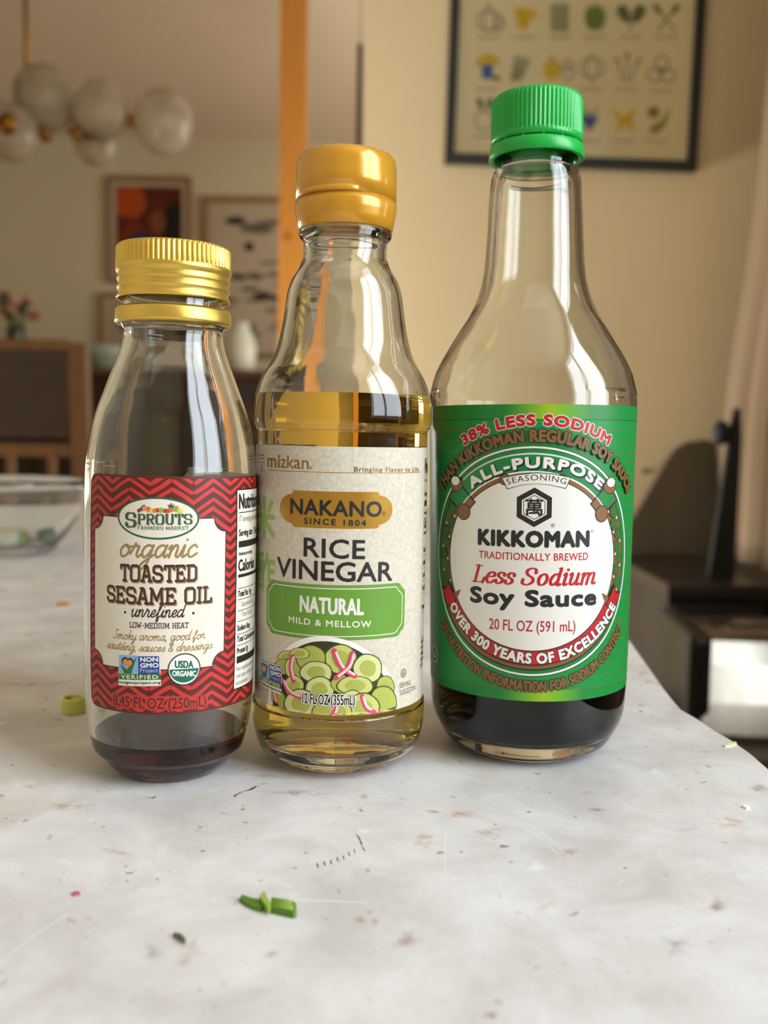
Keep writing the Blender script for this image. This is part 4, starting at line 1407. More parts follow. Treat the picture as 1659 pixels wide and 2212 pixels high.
# left border: the rounded label end stands about 12 px inside the bottle's edge
REDB = mat('print_dark_red', (84, 17, 14), 0.5)
L = Label(B, ses, poly_tris(rrect(uL, vB, uR, vT, 0.0032)), REDB, label='red chevron label with white notched panel')
L.clip = (uL + 0.0009, vB + 0.0006, uR - 0.0009, vT - 0.0006)
RED = pr('bright_red', (190, 44, 34))
# hand-drawn chevrons
ts = []
cw_, rise, gap, th = 0.0064, 0.0042, 0.00285, 0.00120
ncol = int((uR - uL) / cw_) + 2
for i in range(ncol):
    u0 = uL - 0.002 + i * cw_
    up_ = (i % 2 == 0)
    k = -2
    while vB + k * gap < vT + 0.006:
        v0 = vB - 0.004 + k * gap + random.uniform(-0.0002, 0.0002)
        a0 = v0 if up_ else v0 + rise
        a1 = v0 + rise if up_ else v0
        e0, e1 = random.uniform(0.0000, 0.0007), random.uniform(0.0000, 0.0007)
        f0, f1 = e0 / cw_, 1 - e1 / cw_
        bow = random.uniform(-0.0003, 0.0003)
        pts = [(u0 + cw_ * f, a0 + (a1 - a0) * f + bow * math.sin(PI * (f - f0) / (f1 - f0))) for f in (f0, (f0 + f1) / 2, f1)]
        ts += stroke(pts, th * random.uniform(0.8, 1.15))
        k += 1
L.put('chevron_pattern', ts, RED)
DKB = pr('dark_brown', (62, 30, 28))
PANEL = mat('print_cream_panel', (224, 216, 201), 0.55, noise=(120, 0.3, (218, 208, 191)))
def notched(px_pts):
    return L.pxs(px_pts)
def arcpx(c, r, a0, a1, n=7):
    return [(c[0] + r * math.cos(math.radians(a0 + (a1 - a0) * k / n)), c[1] + r * math.sin(math.radians(a0 + (a1 - a0) * k / n))) for k in range(n + 1)]
uA, vA = L.px(206, 1145)
uB_, vB_ = L.px(482.5, 1412)
nt_u = L.px(240, 1118)[0] - uA
v1 = L.px(340, 1121)[1]
v0 = L.px(340, 1446)[1]
nv = 0.0040
def notch_poly(g):
    u0, u1, w0, w1 = uA - g, uB_ + g, v0 - g, v1 + g
    r = 0.0042
    pts = []
    for (cx, cy, a0) in ((u1, w1, 180), (u0, w1, 270), (u0, w0, 0), (u1, w0, 90)):
        seg = [(cx + r * math.cos(math.radians(a0 + 90 * k / 7)), cy + r * math.sin(math.radians(a0 + 90 * k / 7))) for k in range(8)]
        pts += list(reversed(seg)) if False else seg
    return pts
def notch_outline(g):
    u0, u1, w0, w1 = uA - g, uB_ + g, v0 - g, v1 + g
    r = 0.0042
    pts = []
    # counter-clockwise from the lower right corner, concave corners
    for (cx, cy, a0) in ((u1, w0, 180), (u1, w1, 270), (u0, w1, 0), (u0, w0, 90)):
        pts += [(cx + r * math.cos(math.radians(a0 - 90 * k / 7)), cy + r * math.sin(math.radians(a0 - 90 * k / 7))) for k in range(8)]
    return pts
L.put('panel_border', poly_tris(notch_outline(0.0004)), DKB)
L.put('panel', poly_tris(notch_outline(0.0)), PANEL)
# oval emblem
c0, c1, ct, cb = L.px(254.5, 1120), L.px(430.5, 1120), L.px(343, 1073.5), L.px(343, 1166)
ou, ov, oru, orv = (c0[0] + c1[0]) / 2, (ct[1] + cb[1]) / 2, (c1[0] - c0[0]) / 2, (ct[1] - cb[1]) / 2
GRN = pr('emblem_green', (18, 82, 66))
TAN = pr('tan_gold', (158, 132, 84), 0.4, 0.3)
L.put('emblem_border', disc(ou, ov, oru, orv, 48), GRN)
L.put('emblem_oval', disc(ou, ov, oru - 0.0006, orv - 0.0006, 48), PANEL)
fr = [((150, 40, 40), 300, 1103, 4), ((150, 40, 40), 305, 1100, 4), ((60, 120, 60), 311, 1097, 6), ((224, 130, 130), 313, 1098, 5), ((200, 110, 40), 321, 1100, 5), ((214, 190, 60), 327, 1103, 4), ((220, 120, 40), 334, 1103, 4.5),
      ((196, 48, 36), 341, 1102, 4.5), ((120, 170, 50), 348, 1102, 5), ((196, 48, 36), 357, 1103, 4.5), ((196, 60, 40), 363, 1104, 4), ((176, 120, 50), 370, 1100, 5.5), ((140, 160, 60), 381, 1099, 5.5), ((224, 200, 60), 388, 1103, 4), ((224, 200, 60), 392, 1104, 3.5)]
for c, x, y, r in fr:
    u_, v_ = L.px(x, y)
    rr_ = r * 0.000142
    L.put('fruit_drawing', disc(u_, v_, rr_, rr_ * 1.1, 14), pr('fruit_%d_%d_%d' % c, c))
u_, v_ = L.px(370, 1092)
L.put('pineapple_leaves', poly_tris([(u_ - 0.0006, v_ - 0.0006), (u_ + 0.0006, v_ - 0.0006), (u_ + 0.0010, v_ + 0.0004), (u_ + 0.0003, v_), (u_, v_ + 0.0010), (u_ - 0.0003, v_), (u_ - 0.0010, v_ + 0.0004)]), GRN)
for dxy, m in (((0.00022, -0.00022), TAN), ((0, 0), GRN)):
    L.line(serif('S', 0.19, 0.08), (270.5, 1138.5), (294.5, 1138.5), 32, 'lettering', m, 0.0, *dxy)
    L.line(serif('PROUTS', 0.19, 0.08), (297, 1131.8), (415, 1131.8), 22, 'lettering', m, 0.0, *dxy)
L.line(serif('FARMERS MARKET', 0.15, 0.09), (297.3, 1143.7), (408.2, 1144.3), 7.8, 'lettering', GRN)
L.line(script('organic', 0.20), (259, 1201.5), (428, 1202.5), 26.5, 'lettering', TAN)
for tx, a, b, h in (('TOASTED', (259.5, 1255.4), (425, 1256), 38.5), ('SESAME OIL', (231.5, 1299.5), (457.5, 1301.5), 38)):
    L.line(serif(tx, 0.155), a, b, h, 'lettering', TAN, 0.0, 0.00035, -0.00035)
    L.line(serif(tx, 0.155), a, b, h, 'lettering', DKB)
L.line(script('unrefined', 0.19), (284, 1331.5), (404, 1332.5), 16, 'lettering', DKB)
for x, y in ((270.5, 1322.5), (417.6, 1324.5)):
    u_, v_ = L.px(x, y)
    L.put('printed_dot', disc(u_, v_, 0.00042), DKB)
L.line(serif('LOW-MEDIUM HEAT', 0.15), (279.7, 1355.6), (407.5, 1356.4), 12.6, 'lettering', DKB)
L.line(script('Smoky aroma, good for', 0.2), (245, 1378), (443.5, 1379), 10.6, 'lettering', TAN)
L.line(script('saut\u00e9ing, sauces & dressings', 0.2), (230.5, 1399), (459, 1400), 10.2, 'lettering', TAN)

def nongmo(L, corners):
    """square seal placed on four pixel corners (tl, tr, br, bl)"""
    tl, tr, br_, bl_ = L.pxs(corners)
    def q(s, t):
        return (tl[0] * (1 - s) * (1 - t) + tr[0] * s * (1 - t) + br_[0] * s * t + bl_[0] * (1 - s) * t,
                tl[1] * (1 - s) * (1 - t) + tr[1] * s * (1 - t) + br_[1] * s * t + bl_[1] * (1 - s) * t)
    def R4(s0, t0, s1, t1):
        return quad(q(s0, t1), q(s1, t1), q(s1, t0), q(s0, t0))
    def tx(ts_, s0, s1, tb, h, m, d=0.0):
        wd = max(p[0] for t in ts_ for p in t)
        out = [tuple(q(s0 + (s1 - s0) * p[0] / wd, tb - h * p[1]) for p in t) for t in ts_]
        L.put('lettering', bold(out, d), m)
    L.put('seal_ground', R4(0, 0, 1, 1), WHITEP)
    L.put('seal_sky', R4(0.01, 0.01, 0.50, 0.60), pr('seal_sky', (128, 168, 206)))
    L.put('seal_blue', R4(0.50, 0.03, 0.98, 0.61), pr('seal_blue', (30, 62, 132)))
    L.put('seal_green', R4(0.01, 0.61, 1.0, 0.80), pr('seal_green', (48, 98, 40)))
    G_ = MATS['print_seal_green']
    L.put('seal_grass', poly_tris([q(0.16, 0.60), q(0.05, 0.30), q(0.22, 0.48), q(0.46, 0.06), q(0.33, 0.60)]), G_)
    L.put('butterfly_edge', [t for c_ in ((0.17, 0.20), (0.30, 0.22)) for t in poly_tris([q(c_[0] + 0.085 * math.cos(a * PI / 5), c_[1] + 0.13 * math.sin(a * PI / 5)) for a in range(10)])], BLACKP)
    L.put('butterfly', [t for c_ in ((0.185, 0.23), (0.295, 0.25)) for t in poly_tris([q(c_[0] + 0.065 * math.cos(a * PI / 5), c_[1] + 0.10 * math.sin(a * PI / 5)) for a in range(10)])], pr('butterfly_orange', (226, 130, 44)))
    tx(sans('NON'), 0.55, 0.95, 0.20, 0.13, WHITEP, 0.00008)
    tx(sans('GMO'), 0.55, 0.96, 0.39, 0.13, WHITEP, 0.00008)
    tx(sans('Project'), 0.54, 0.95, 0.55, 0.13, pr('seal_pale', (176, 196, 226)))
    tx(sans('VERIFIED', 1.2), 0.07, 0.94, 0.765, 0.12, pr('seal_cream', (214, 222, 180)), 0.00005)
    tx(sans('nongmoproject.org'), 0.01, 0.99, 0.93, 0.085, G_, 0.00004)
nongmo(L, [(256.8, 1413), (345.5, 1415), (348, 1481), (256.5, 1480)])
# organic seal
c0, c1 = L.px(361.7, 1446), L.px(433.1, 1446)
su, sv, sr = (c0[0] + c1[0]) / 2, L.px(397.4, 1446)[1], (c1[0] - c0[0]) / 2
L.put('seal_ring', disc(su, sv, sr, n=40), DKB)
L.put('seal_disc', disc(su, sv, sr - 0.0004, n=40), WHITEP)
USG = pr('seal_teal', (8, 98, 76))
L.put('seal_half', poly_tris([(su + (sr - 0.0006) * math.cos(PI + PI * k / 24), sv + 0.00015 + (sr - 0.0008) * math.sin(PI + PI * k / 24)) for k in range(25)]), USG)
L.line(sans('USDA'), (378, 1442), (417, 1442), 14.5, 'lettering', USG, 0.06)
L.line(sans('ORGANIC'), (372.5, 1460), (422.4, 1460), 11, 'lettering', WHITEP, 0.05)
L.line(sans('8.45 FL OZ (250mL)'), (245.2, 1522), (444.9, 1524.5), 22.5, 'lettering_ground', RED, 0.22)
L.line(sans('8.45 FL OZ (250mL)'), (245.2, 1522), (444.9, 1524.5), 22.5, 'lettering', DKB, 0.015)
# nutrition panel running round the right side
pu = L.px(508.5, 1250)[0]
pT, pB = L.px(509, 1056)[1], L.px(507, 1491)[1]
L.put('panel_border', rect(pu, pB, pu + 0.040, pT), BLACKP)
L.put('panel', rect(pu + 0.0005, pB + 0.0005, pu + 0.0395, pT - 0.0005), PANEL)
def fact(tx_, y, h, d=0.0, k=0.62, ind=0.0):
    ts_ = sans(tx_)
    hh_ = L.hpx(510, y, h)
    vb_ = L.px(510, y)[1]
    out = [tuple((pu + 0.0014 + ind + p[0] * hh_ * k, vb_ + p[1] * hh_) for p in t) for t in ts_]
    L.put('lettering', bold(out, d * hh_, 6), BLACKP)
def rule(y0_, y1_):
    a_, b_ = L.px(510, y0_)[1], L.px(510, y1_)[1]
    L.put('printed_rule', rect(pu + 0.0013, b_, pu + 0.0385, a_), BLACKP)
fact('Nutrition Facts', 1099, 31, 0.05, 0.60)
rule(1107, 1109)
fact('17 servings per container', 1128, 13)
fact('Serving size 1 Tbsp (15mL)', 1159, 14, 0.05)
rule(1170, 1184)
fact('Amount per serving', 1201, 8, 0.05)
fact('Calories', 1235, 24, 0.05, 0.66)
rule(1242, 1249)
rule(1272, 1273.5)
fact('Total Fat 14g', 1290, 12, 0.06)
rule(1296, 1297.5)
fact('Saturated Fat 2g', 1313, 11, 0, 0.62, 0.002)
rule(1320, 1321.5)
fact('Trans Fat 0g', 1335, 11, 0, 0.62, 0.002)
rule(1343, 1344.5)
fact('Sodium 0mg', 1364, 12, 0.05)
rule(1371, 1372.5)
fact('Total Carbohydrate 0g', 1388, 12, 0.05)
rule(1395, 1396.5)
fact('Protein 0g', 1413, 12, 0.05)
rule(1419, 1434)
fact('Not a significant source of', 1450, 9)
fact('total sugars, calcium, iron', 1465, 9)
fact('and potassium.', 1480, 9)

# ================= rice vinegar label
B = nakB
vT, vB = B.px(740, 965)[1], B.px(730, 1545)[1]
UR = PI * B.rref * 0.93
KRAFT = mat('print_kraft_paper', (214, 206, 189), 0.6, noise=(800, 0.25, (190, 178, 158)), bump=(700, 0.12, 0.0004))
L = Label(B, nak, rect(-UR, vB, UR, vT), KRAFT, label='cream paper label with gold and green plaques')
L.clip = (-UR + 0.0001, vB + 0.0001, UR - 0.0001, vT - 0.0001)
BRN = pr('bronze', (142, 104, 44), 0.4, 0.3)
# brand mark: three bars and a ring
for y0_, y1_, x0_, x1_ in ((980, 986, 559.5, 571.5), (988, 993, 559.5, 571.5), (996, 1000, 558.5, 572)):
    a_, b_ = L.px(x0_, y0_), L.px(x1_, y1_)
    L.put('brand_mark', rect(a_[0], b_[1], b_[0], a_[1]), BRN)
u_, v_ = L.px(565.5, 1007)
L.put('brand_mark', rect(u_ - 0.0004, v_ - 0.0004, u_ + 0.0004, v_ + 0.0009), BRN)
u_, v_ = L.px(565.5, 1012)
L.put('brand_mark', stroke([(u_ + 0.0011 * math.cos(t * PI / 8), v_ + 0.0008 * math.sin(t * PI / 8)) for t in range(16)], 0.0005, True), BRN)
L.line(sans('mi'), (578, 1008), (604, 1010), 28, 'lettering', BRN, 0.05)
L.line(sans('zkan'), (606, 1010), (666.5, 1013.5), 28, 'lettering', BRN, 0.01)
for x, y in ((571.5, 1017), (672.5, 1011)):
    u_, v_ = L.px(x, y)
    L.put('lettering', [tuple((u_ - 0.0006 + p[0] * 0.0009, v_ - 0.0004 + p[1] * 0.0009) for p in t) for t in sans('\u00ae')], BRN)
a_, b_, vv_ = L.px(577.6, 1012)[0], L.px(909, 1020)[0], L.px(745, 1021.2)[1]
L.put('printed_rule', rect(a_, vv_ - 0.0001, b_, vv_ + 0.0001), BRN)
L.line(sans('Bringing Flavor to Life', 1.15), (765, 1018.6), (904, 1018.4), 9.8, 'lettering', BRN, 0.04)
# gold plaque
GOLDP = mat('print_gold', (172, 126, 38), 0.35, 0.45)
a_, b_ = L.px(630.8, 1100), L.px(820, 1104)
lu, ru_ = L.px(604.7, 1097)[0], L.px(847.7, 1106)[0]
mv = (L.px(725, 1062)[1] + L.px(725, 1142)[1]) / 2
hv = (L.px(725, 1062)[1] - L.px(725, 1142)[1]) / 2
r_ = hv * 0.80
pts = [(b_[0], mv - hv)]
rn = 0.0006
rightlobe = [(ru_ - (a_[0] - lu) + (a_[0] - lu) * math.cos(t), mv + r_ * math.sin(t)) for t in [(-PI / 2 + PI * k / 16) for k in range(17)]]
leftlobe = [(lu + (a_[0] - lu) + (a_[0] - lu) * math.cos(t), mv + r_ * math.sin(t)) for t in [(PI / 2 + PI * k / 16) for k in range(17)]]
plq = [(a_[0] + 0.0008, mv - hv), (b_[0] - 0.0008, mv - hv), (b_[0], mv - hv + 0.0008)] + rightlobe + [(b_[0], mv + hv - 0.0008), (b_[0] - 0.0008, mv + hv), (a_[0] + 0.0008, mv + hv), (a_[0], mv + hv - 0.0008)] + leftlobe + [(a_[0], mv - hv + 0.0008)]
L.put('gold_plaque', poly_tris(plq), GOLDP)
L.line(sans('NAKANO', 1.05), (628, 1108), (823.5, 1115.5), 31.5, 'lettering', BLACKP, 0.045)
L.line(sans('SINCE 1804', 1.3), (657, 1130.5), (790, 1136), 12, 'lettering', BLACKP, 0.05)
u_, v_ = L.px(825, 1114)
L.put('lettering', [tuple((u_ + p[0] * 0.0013, v_ + p[1] * 0.0013) for p in t) for t in sans('\u00ae')], BLACKP)
L.line(sans('RICE', 1.05), (656.6, 1201), (787.5, 1207), 39.5, 'lettering', BLACKP, 0.03)
L.line(sans('VINEGAR'), (599, 1243), (846.5, 1253.5), 40.5, 'lettering', BLACKP, 0.03)
# characters at the left, printed pale green
KAN = pr('kanji_green', (150, 178, 96))
for ch_, yb, yt in (('\u7c73', 1163, 1075), ('\u9162', 1278, 1193)):
    u_ = L.px(571, (yb + yt) / 2)[0]
    v0_, v1_ = L.px(575, yb)[1], L.px(575, yt)[1]
    g_ = sans(ch_)
    w_ = max(p[0] for t in g_ for p in t)
    y0_, y1_ = min(p[1] for t in g_ for p in t), max(p[1] for t in g_ for p in t)
    hv_ = v1_ - v0_
    out = [tuple((u_ + (p[0] / w_ - 0.5) * hv_ * 0.95, v0_ + (p[1] - y0_) / (y1_ - y0_) * hv_) for p in t) for t in g_]
    L.put('lettering', bold(out, 0.00035), KAN)
# green plaque with white inner line
GPL = mat('print_leaf_green', (98, 146, 42), 0.5)
gu0, gu1 = L.px(576, 1310)[0], L.px(873.5, 1325)[0]
gv1, gv0 = L.px(724, 1264)[1], L.px(724, 1383)[1]
def bracket(g):
    u0, u1, w0, w1 = gu0 + g, gu1 - g, gv0 + g, gv1 - g
    s1, s2 = 0.0016, 0.0018
    def corner(cx, cy, sx, sy):
        c = [(cx, cy + sy * (s1 + s2)), (cx + sx * s1 * 0.3, cy + sy * (s1 + s2 * 0.4)), (cx + sx * s1, cy + sy * s1), (cx + sx * (s1 + s2 * 0.4), cy + sy * s1 * 0.3), (cx + sx * (s1 + s2), cy)]
        return c
    return corner(u0, w0, 1, 1) + list(reversed(corner(u1, w0, -1, 1))) + corner(u1, w1, -1, -1) + list(reversed(corner(u0, w1, 1, -1)))
L.put('green_plaque', poly_tris(bracket(0)), GPL)
L.put('plaque_line', stroke(bracket(0.0012), 0.00028, True), WHITEP)
L.line(sans('NATURAL', 1.05), (648.5, 1320), (784.4, 1327.5), 33, 'lettering', WHITEP, 0.045)
L.line(sans('MILD & MELLOW', 1.15), (624, 1343.5), (801.4, 1354.5), 13, 'lettering', WHITEP, 0.03)
# picture of the cucumber salad
RIM = pr('bowl_rim', (240, 234, 226))
DARKG = pr('salad_shadow', (44, 48, 22))
outer_px = [(578, 1560), (580, 1500), (588, 1455), (603, 1420), (628, 1393), (660, 1378), (692, 1374), (730, 1378), (768, 1390), (802, 1411), (831, 1443), (850, 1478), (860, 1512), (862, 1535), (862, 1560)]
inner_px = [(590, 1560), (590, 1505), (597, 1462), (611, 1429), (633, 1405), (662, 1390), (692, 1385), (728, 1388), (763, 1400), (795, 1420), (822, 1450), (841, 1484), (850, 1515), (853, 1540), (853, 1560)]
L.put('bowl_rim_print', poly_tris(L.pxs(catmull(outer_px, 3))), RIM)
L.put('bowl_inside_print', poly_tris(L.pxs(catmull(inner_px, 3))), DARKG)
C1, C2, C3 = pr('cucumber_skin', (56, 80, 22)), pr('cucumber_flesh', (194, 196, 108)), pr('cucumber_core', (168, 172, 76))
CF = [C2, pr('cucumber_flesh_b', (172, 176, 76)), pr('cucumber_flesh_c', (206, 206, 140))]
cuc = [(622, 1418, 22, 14), (612, 1440, 20, 18), (640, 1442, 26, 26), (736, 1424, 36, 32), (673, 1424, 33, 31), (684, 1452, 36, 25), (648, 1411, 22, 13), (832, 1484, 20, 26), (690, 1490, 32, 30), (636, 1482, 22, 24), (740, 1478, 26, 20),
       (794, 1443, 32, 32), (767, 1480, 40, 22), (826, 1514, 30, 35), (760, 1515, 26, 26), (783, 1528, 36, 32), (596, 1514, 22, 26), (651, 1520, 36, 33), (732, 1538, 30, 26), (700, 1536, 26, 20)]
for n_, (x, y, a_, b_) in enumerate(cuc):
    def blob(k):
        return L.pxs([(min(max(x + a_ * k * (1 + 0.05 * math.sin(3 * t + n_)) * math.cos(t), 586), 856), y + b_ * k * (1 + 0.05 * math.cos(2 * t + n_)) * math.sin(t)) for t in [2 * PI * q / 22 for q in range(22)]])
    L.put('cucumber_slice_print', poly_tris(blob(1.0)), C1)
    L.put('cucumber_slice_print', poly_tris(blob(0.92)), CF[n_ % 3])
    L.put('cucumber_core_print', poly_tris(blob(0.55)), C3)
PK, PKL = pr('radish_pink', (214, 54, 104)), pr('radish_white', (238, 206, 204))
rad = [[(634, 1417), (629, 1442), (635, 1470)], [(722, 1405), (738, 1440), (766, 1460)], [(762, 1410), (753, 1440), (725, 1464)], [(612, 1468), (626, 1493), (650, 1505)], [(781, 1503), (791, 1529), (816, 1539)], [(727, 1525), (722, 1541), (713, 1548)], [(593, 1496), (597, 1514)]]
for a_ in rad:
    p_ = L.pxs(catmull(a_, 5))
    L.put('radish_sliver_print', stroke(p_, 0.0016), PK)
    L.put('radish_sliver_print', stroke([(q[0] + 0.0004, q[1] + 0.0002) for q in p_[1:-1]] or p_, 0.0008), PKL)
L.line(sans('12 FL OZ (355mL)'), (655, 1517), (765.4, 1521), 21.5, 'lettering', WHITEP, 0.12)
L.line(sans('12 FL OZ (355mL)'), (655, 1517), (765.4, 1521), 21.5, 'lettering', BLACKP, 0.02)
nongmo(L, [(565, 1425), (611, 1438), (610, 1501), (565, 1477)])
def kosher(L, x, y, r, m1, m2=None):
    u_, v_ = L.px(x, y)
    if m2:
        L.put('kosher_mark', disc(u_, v_, r * 1.15), m2)
    L.put('kosher_mark', stroke([(u_ + r * math.cos(t * PI / 12), v_ + r * math.sin(t * PI / 12)) for t in range(24)], r * 0.2, True), m1)
    L.put('lettering', bold([tuple((u_ - r * 0.45 + p[0] * r * 0.95, v_ - r * 0.5 + p[1] * r) for p in t) for t in sans('U')], r * 0.05), m1)
kosher(L, 871.8, 1454, 0.0013, BLACKP)
for tx_, y in (('SERVING', 1487), ('SUGGESTION', 1502.5)):
    u_, v_ = L.px(863, y)
    h_ = L.hpx(863, y, 11)
    L.put('lettering', [tuple((u_ + p[0] * h_ * 0.62, v_ + p[1] * h_) for p in t) for t in sans(tx_)], BLACKP)
# facts panel running out of sight at the right
pu = L.px(914.5, 1150)[0] if L.px(914.5, 1150)[0] < 0.046 else 0.0385
pT, pB = L.px(890, 992)[1], L.px(890, 1388)[1]
L.put('panel_border', stroke([(pu, pT), (pu + 0.030, pT), (pu + 0.030, pB), (pu, pB)], 0.0002, True), BLACKP)
def fact2(tx_, y, h, d=0.0, k=0.62):
    hh_ = L.hpx(890, y, h)
    vb_ = L.px(890, y)[1]
    L.put('lettering', bold([tuple((pu + 0.0006 + p[0] * hh_ * k, vb_ + p[1] * hh_) for p in t) for t in sans(tx_)], d * hh_, 6), BLACKP)
def rule2(y0_, y1_):
    L.put('printed_rule', rect(pu + 0.0006, L.px(890, y1_)[1], pu + 0.0290, L.px(890, y0_)[1]), BLACKP)
fact2('Nutrition Facts', 1024, 30, 0.05)
rule2(1029, 1030)
fact2('About 24 servings', 1044, 9)
fact2('Serving size', 1075, 10, 0.05)
rule2(1085, 1098)
fact2('Amount per serving', 1116, 8, 0.04)
fact2('Calories', 1146, 22, 0.05)
rule2(1155, 1160)
for y_, t_ in ((1200, 'Total Fat 0g'), (1228, 'Sodium 0mg'), (1256, 'Total Carb. 0g'), (1284, 'Total Sugars 0g'), (1326, 'Protein 0g')):
    fact2(t_, y_, 11, 0.05)
    rule2(y_ + 7, y_ + 8)
for k_ in range(5):
    fact2(('INGREDIENTS:', 'WATER, RICE', 'VINEGAR', 'DISTRIBUTED BY', 'NET WT')[k_], 1402 + 13 * k_, 9, 0.03)

# ================= soy sauce label
B = soyB
vT, vB = B.px(1153, 873)[1], B.px(1145, 1515)[1]
UR = PI * B.rref * 0.96
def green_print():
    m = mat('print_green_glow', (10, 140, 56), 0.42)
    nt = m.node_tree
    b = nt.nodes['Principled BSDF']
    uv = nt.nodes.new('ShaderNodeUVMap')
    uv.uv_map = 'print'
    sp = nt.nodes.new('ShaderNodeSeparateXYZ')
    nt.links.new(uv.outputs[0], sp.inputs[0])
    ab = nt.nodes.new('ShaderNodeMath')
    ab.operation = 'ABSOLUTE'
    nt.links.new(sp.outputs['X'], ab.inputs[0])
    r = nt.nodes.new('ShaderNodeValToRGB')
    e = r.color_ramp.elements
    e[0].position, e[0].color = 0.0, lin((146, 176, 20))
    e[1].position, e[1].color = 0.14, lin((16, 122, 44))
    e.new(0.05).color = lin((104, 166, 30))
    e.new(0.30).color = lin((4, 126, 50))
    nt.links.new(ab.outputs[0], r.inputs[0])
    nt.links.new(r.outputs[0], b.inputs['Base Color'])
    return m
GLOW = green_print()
L = Label(B, soy, rect(-UR, vB, UR, vT), GLOW, label='green label with round white medallion')
L.clip = (-UR + 0.0001, vB + 0.0001, UR - 0.0001, vT - 0.0001)
GREEN = pr('field_green', (4, 130, 54), 0.42)
BROWN = pr('bronze_brown', (126, 86, 36), 0.42)
SRED = pr('sauce_red', (186, 22, 30), 0.42)
va, vb_ = L.px(1153, 906)[1], L.px(1145, 1490)[1]
L.put('green_field', rect(-UR, vb_, UR, va), GREEN)
step = (va - vb_) / 25.0
for k_ in range(26):
    vv_ = va - step * k_
    L.put('printed_rule', rect(-UR, vv_ - 0.00009, UR, vv_ + 0.00009), BROWN if k_ else BLACKP)
# medallion rings in an ellipse fitted to the photograph
pl, pr_, pt_, pb2 = L.px(947, 1183), L.px(1350, 1184), L.px(1160, 963.7), L.px(1160, 1460.6)
CU, RU, CV, RV = (pl[0] + pr_[0]) / 2, (pr_[0] - pl[0]) / 2, (pt_[1] + pb2[1]) / 2, (pt_[1] - pb2[1]) / 2
def E_(k, deg):
    a = math.radians(deg)
    return (CU + RU * k * math.cos(a), CV + RV * k * math.sin(a))
def band(k0, k1, d0, d1, n=60):
    out = []
    for i in range(n):
        a, b = d0 + (d1 - d0) * i / n, d0 + (d1 - d0) * (i + 1) / n
        out += quad(E_(k0, a), E_(k1, a), E_(k1, b), E_(k0, b))
    return out
RG = pr('ring_green', (8, 122, 52), 0.42)
L.put('medallion_ground', disc(CU, CV, RU * 1.006, RV * 1.006, 72), BLACKP)
L.put('medallion_ground', disc(CU, CV, RU, RV, 72), WHITEP)
L.put('medallion_ground', disc(CU, CV, RU * 0.982, RV * 0.982, 72), BLACKP)
L.put('medallion_ground', disc(CU, CV, RU * 0.977, RV * 0.977, 72), RG)
L.put('medallion_line', band(0.928, 0.943, 38, 142), WHITEP)
# brown hexagon borders left and right
for d0, d1 in ((-24, 40), (140, 204)):
    L.put('hexagon_border', band(0.775, 0.93, d0, d1), BLACKP)
    L.put('hexagon_border', band(0.785, 0.922, d0, d1), BROWN)
    nh = 9
    for i in range(nh):
        dm = d0 + (d1 - d0) * (i + 0.5) / nh
        kk = 0.853 + (0.018 if i % 2 else -0.018)
        cu_, cv_ = E_(kk, dm)
        hw_ = 0.0019
        def hexa(s):
            rot = math.radians(dm)
            return [(cu_ + hw_ * s * math.cos(rot + t * PI / 3), cv_ + hw_ * s * math.sin(rot + t * PI / 3)) for t in range(6)]
        for s, m in ((1.10, BLACKP), (1.0, RG), (0.68, BLACKP), (0.60, BROWN), (0.40, BLACKP), (0.33, RG)):
            L.put('hexagon', poly_tris(hexa(s)), m)
        tu, tv = E_(kk - (0.055 if i % 2 else -0.055), dm + 2.5)
        L.put('printed_triangle', poly_tris([(tu - 0.0005, tv - 0.0004), (tu + 0.0005, tv - 0.0004), (tu, tv + 0.0006)]), WHITEP)
# lower ring: brown line
L.put('medallion_line', band(0.893, 0.950, 204, 336), BLACKP)
L.put('medallion_line', band(0.905, 0.938, 204, 336), BROWN)
L.put('medallion_disc', disc(CU, CV, RU * 0.782, RV * 0.782, 72), BLACKP)
MW = mat('print_medallion_white', (226, 222, 214), 0.45)
L.put('medallion_disc', disc(CU, CV, RU * 0.775, RV * 0.775, 72), MW)
# green band that carries ALL-PURPOSE, with a brown scroll edge under it
L.put('arch_band', band(0.735, 0.925, 44, 136), BLACKP)
L.put('arch_band', band(0.742, 0.775, 44, 136), BROWN)
L.put('arch_band', band(0.775, 0.790, 44, 136), WHITEP)
L.put('arch_band', band(0.790, 0.926, 42, 138), RG)
# scroll ends
for sg in (1, -1):
    def S_(k, d):
        return E_(k, 90 - sg * d)
    for (k0, k1, d0, d1, m) in ((0.70, 0.955, 44, 57, BLACKP), (0.71, 0.945, 45, 56, BROWN), (0.78, 0.935, 45, 55.5, RG), (0.78, 0.79, 44.5, 56, WHITEP), (0.70, 0.71, 46, 55, BLACKP)):
        out = []
        for i in range(10):
            a, b = d0 + (d1 - d0) * i / 10, d0 + (d1 - d0) * (i + 1) / 10
            out += quad(S_(k0, a), S_(k1, a), S_(k1, b), S_(k0, b))
        L.put('scroll', out, m)
    c_ = S_(0.955, 47)
    L.put('scroll', disc(c_[0], c_[1], 0.0030, 0.0026), BLACKP)
    L.put('scroll', disc(c_[0], c_[1], 0.0027, 0.0023), BROWN)
    c_ = S_(0.985, 46)
    L.put('scroll', disc(c_[0], c_[1], 0.0021, 0.0017), BLACKP)
    L.put('scroll', disc(c_[0], c_[1], 0.0019, 0.0015), WHITEP)
    c_ = S_(0.74, 56)
    L.put('scroll', disc(c_[0], c_[1], 0.0028), BLACKP)
    L.put('scroll', disc(c_[0], c_[1], 0.0025), BROWN)
    c_ = S_(0.75, 18)
    L.put('scroll', disc(c_[0], c_[1], 0.0019), BLACKP)
    L.put('scroll', disc(c_[0], c_[1], 0.0016), BROWN)
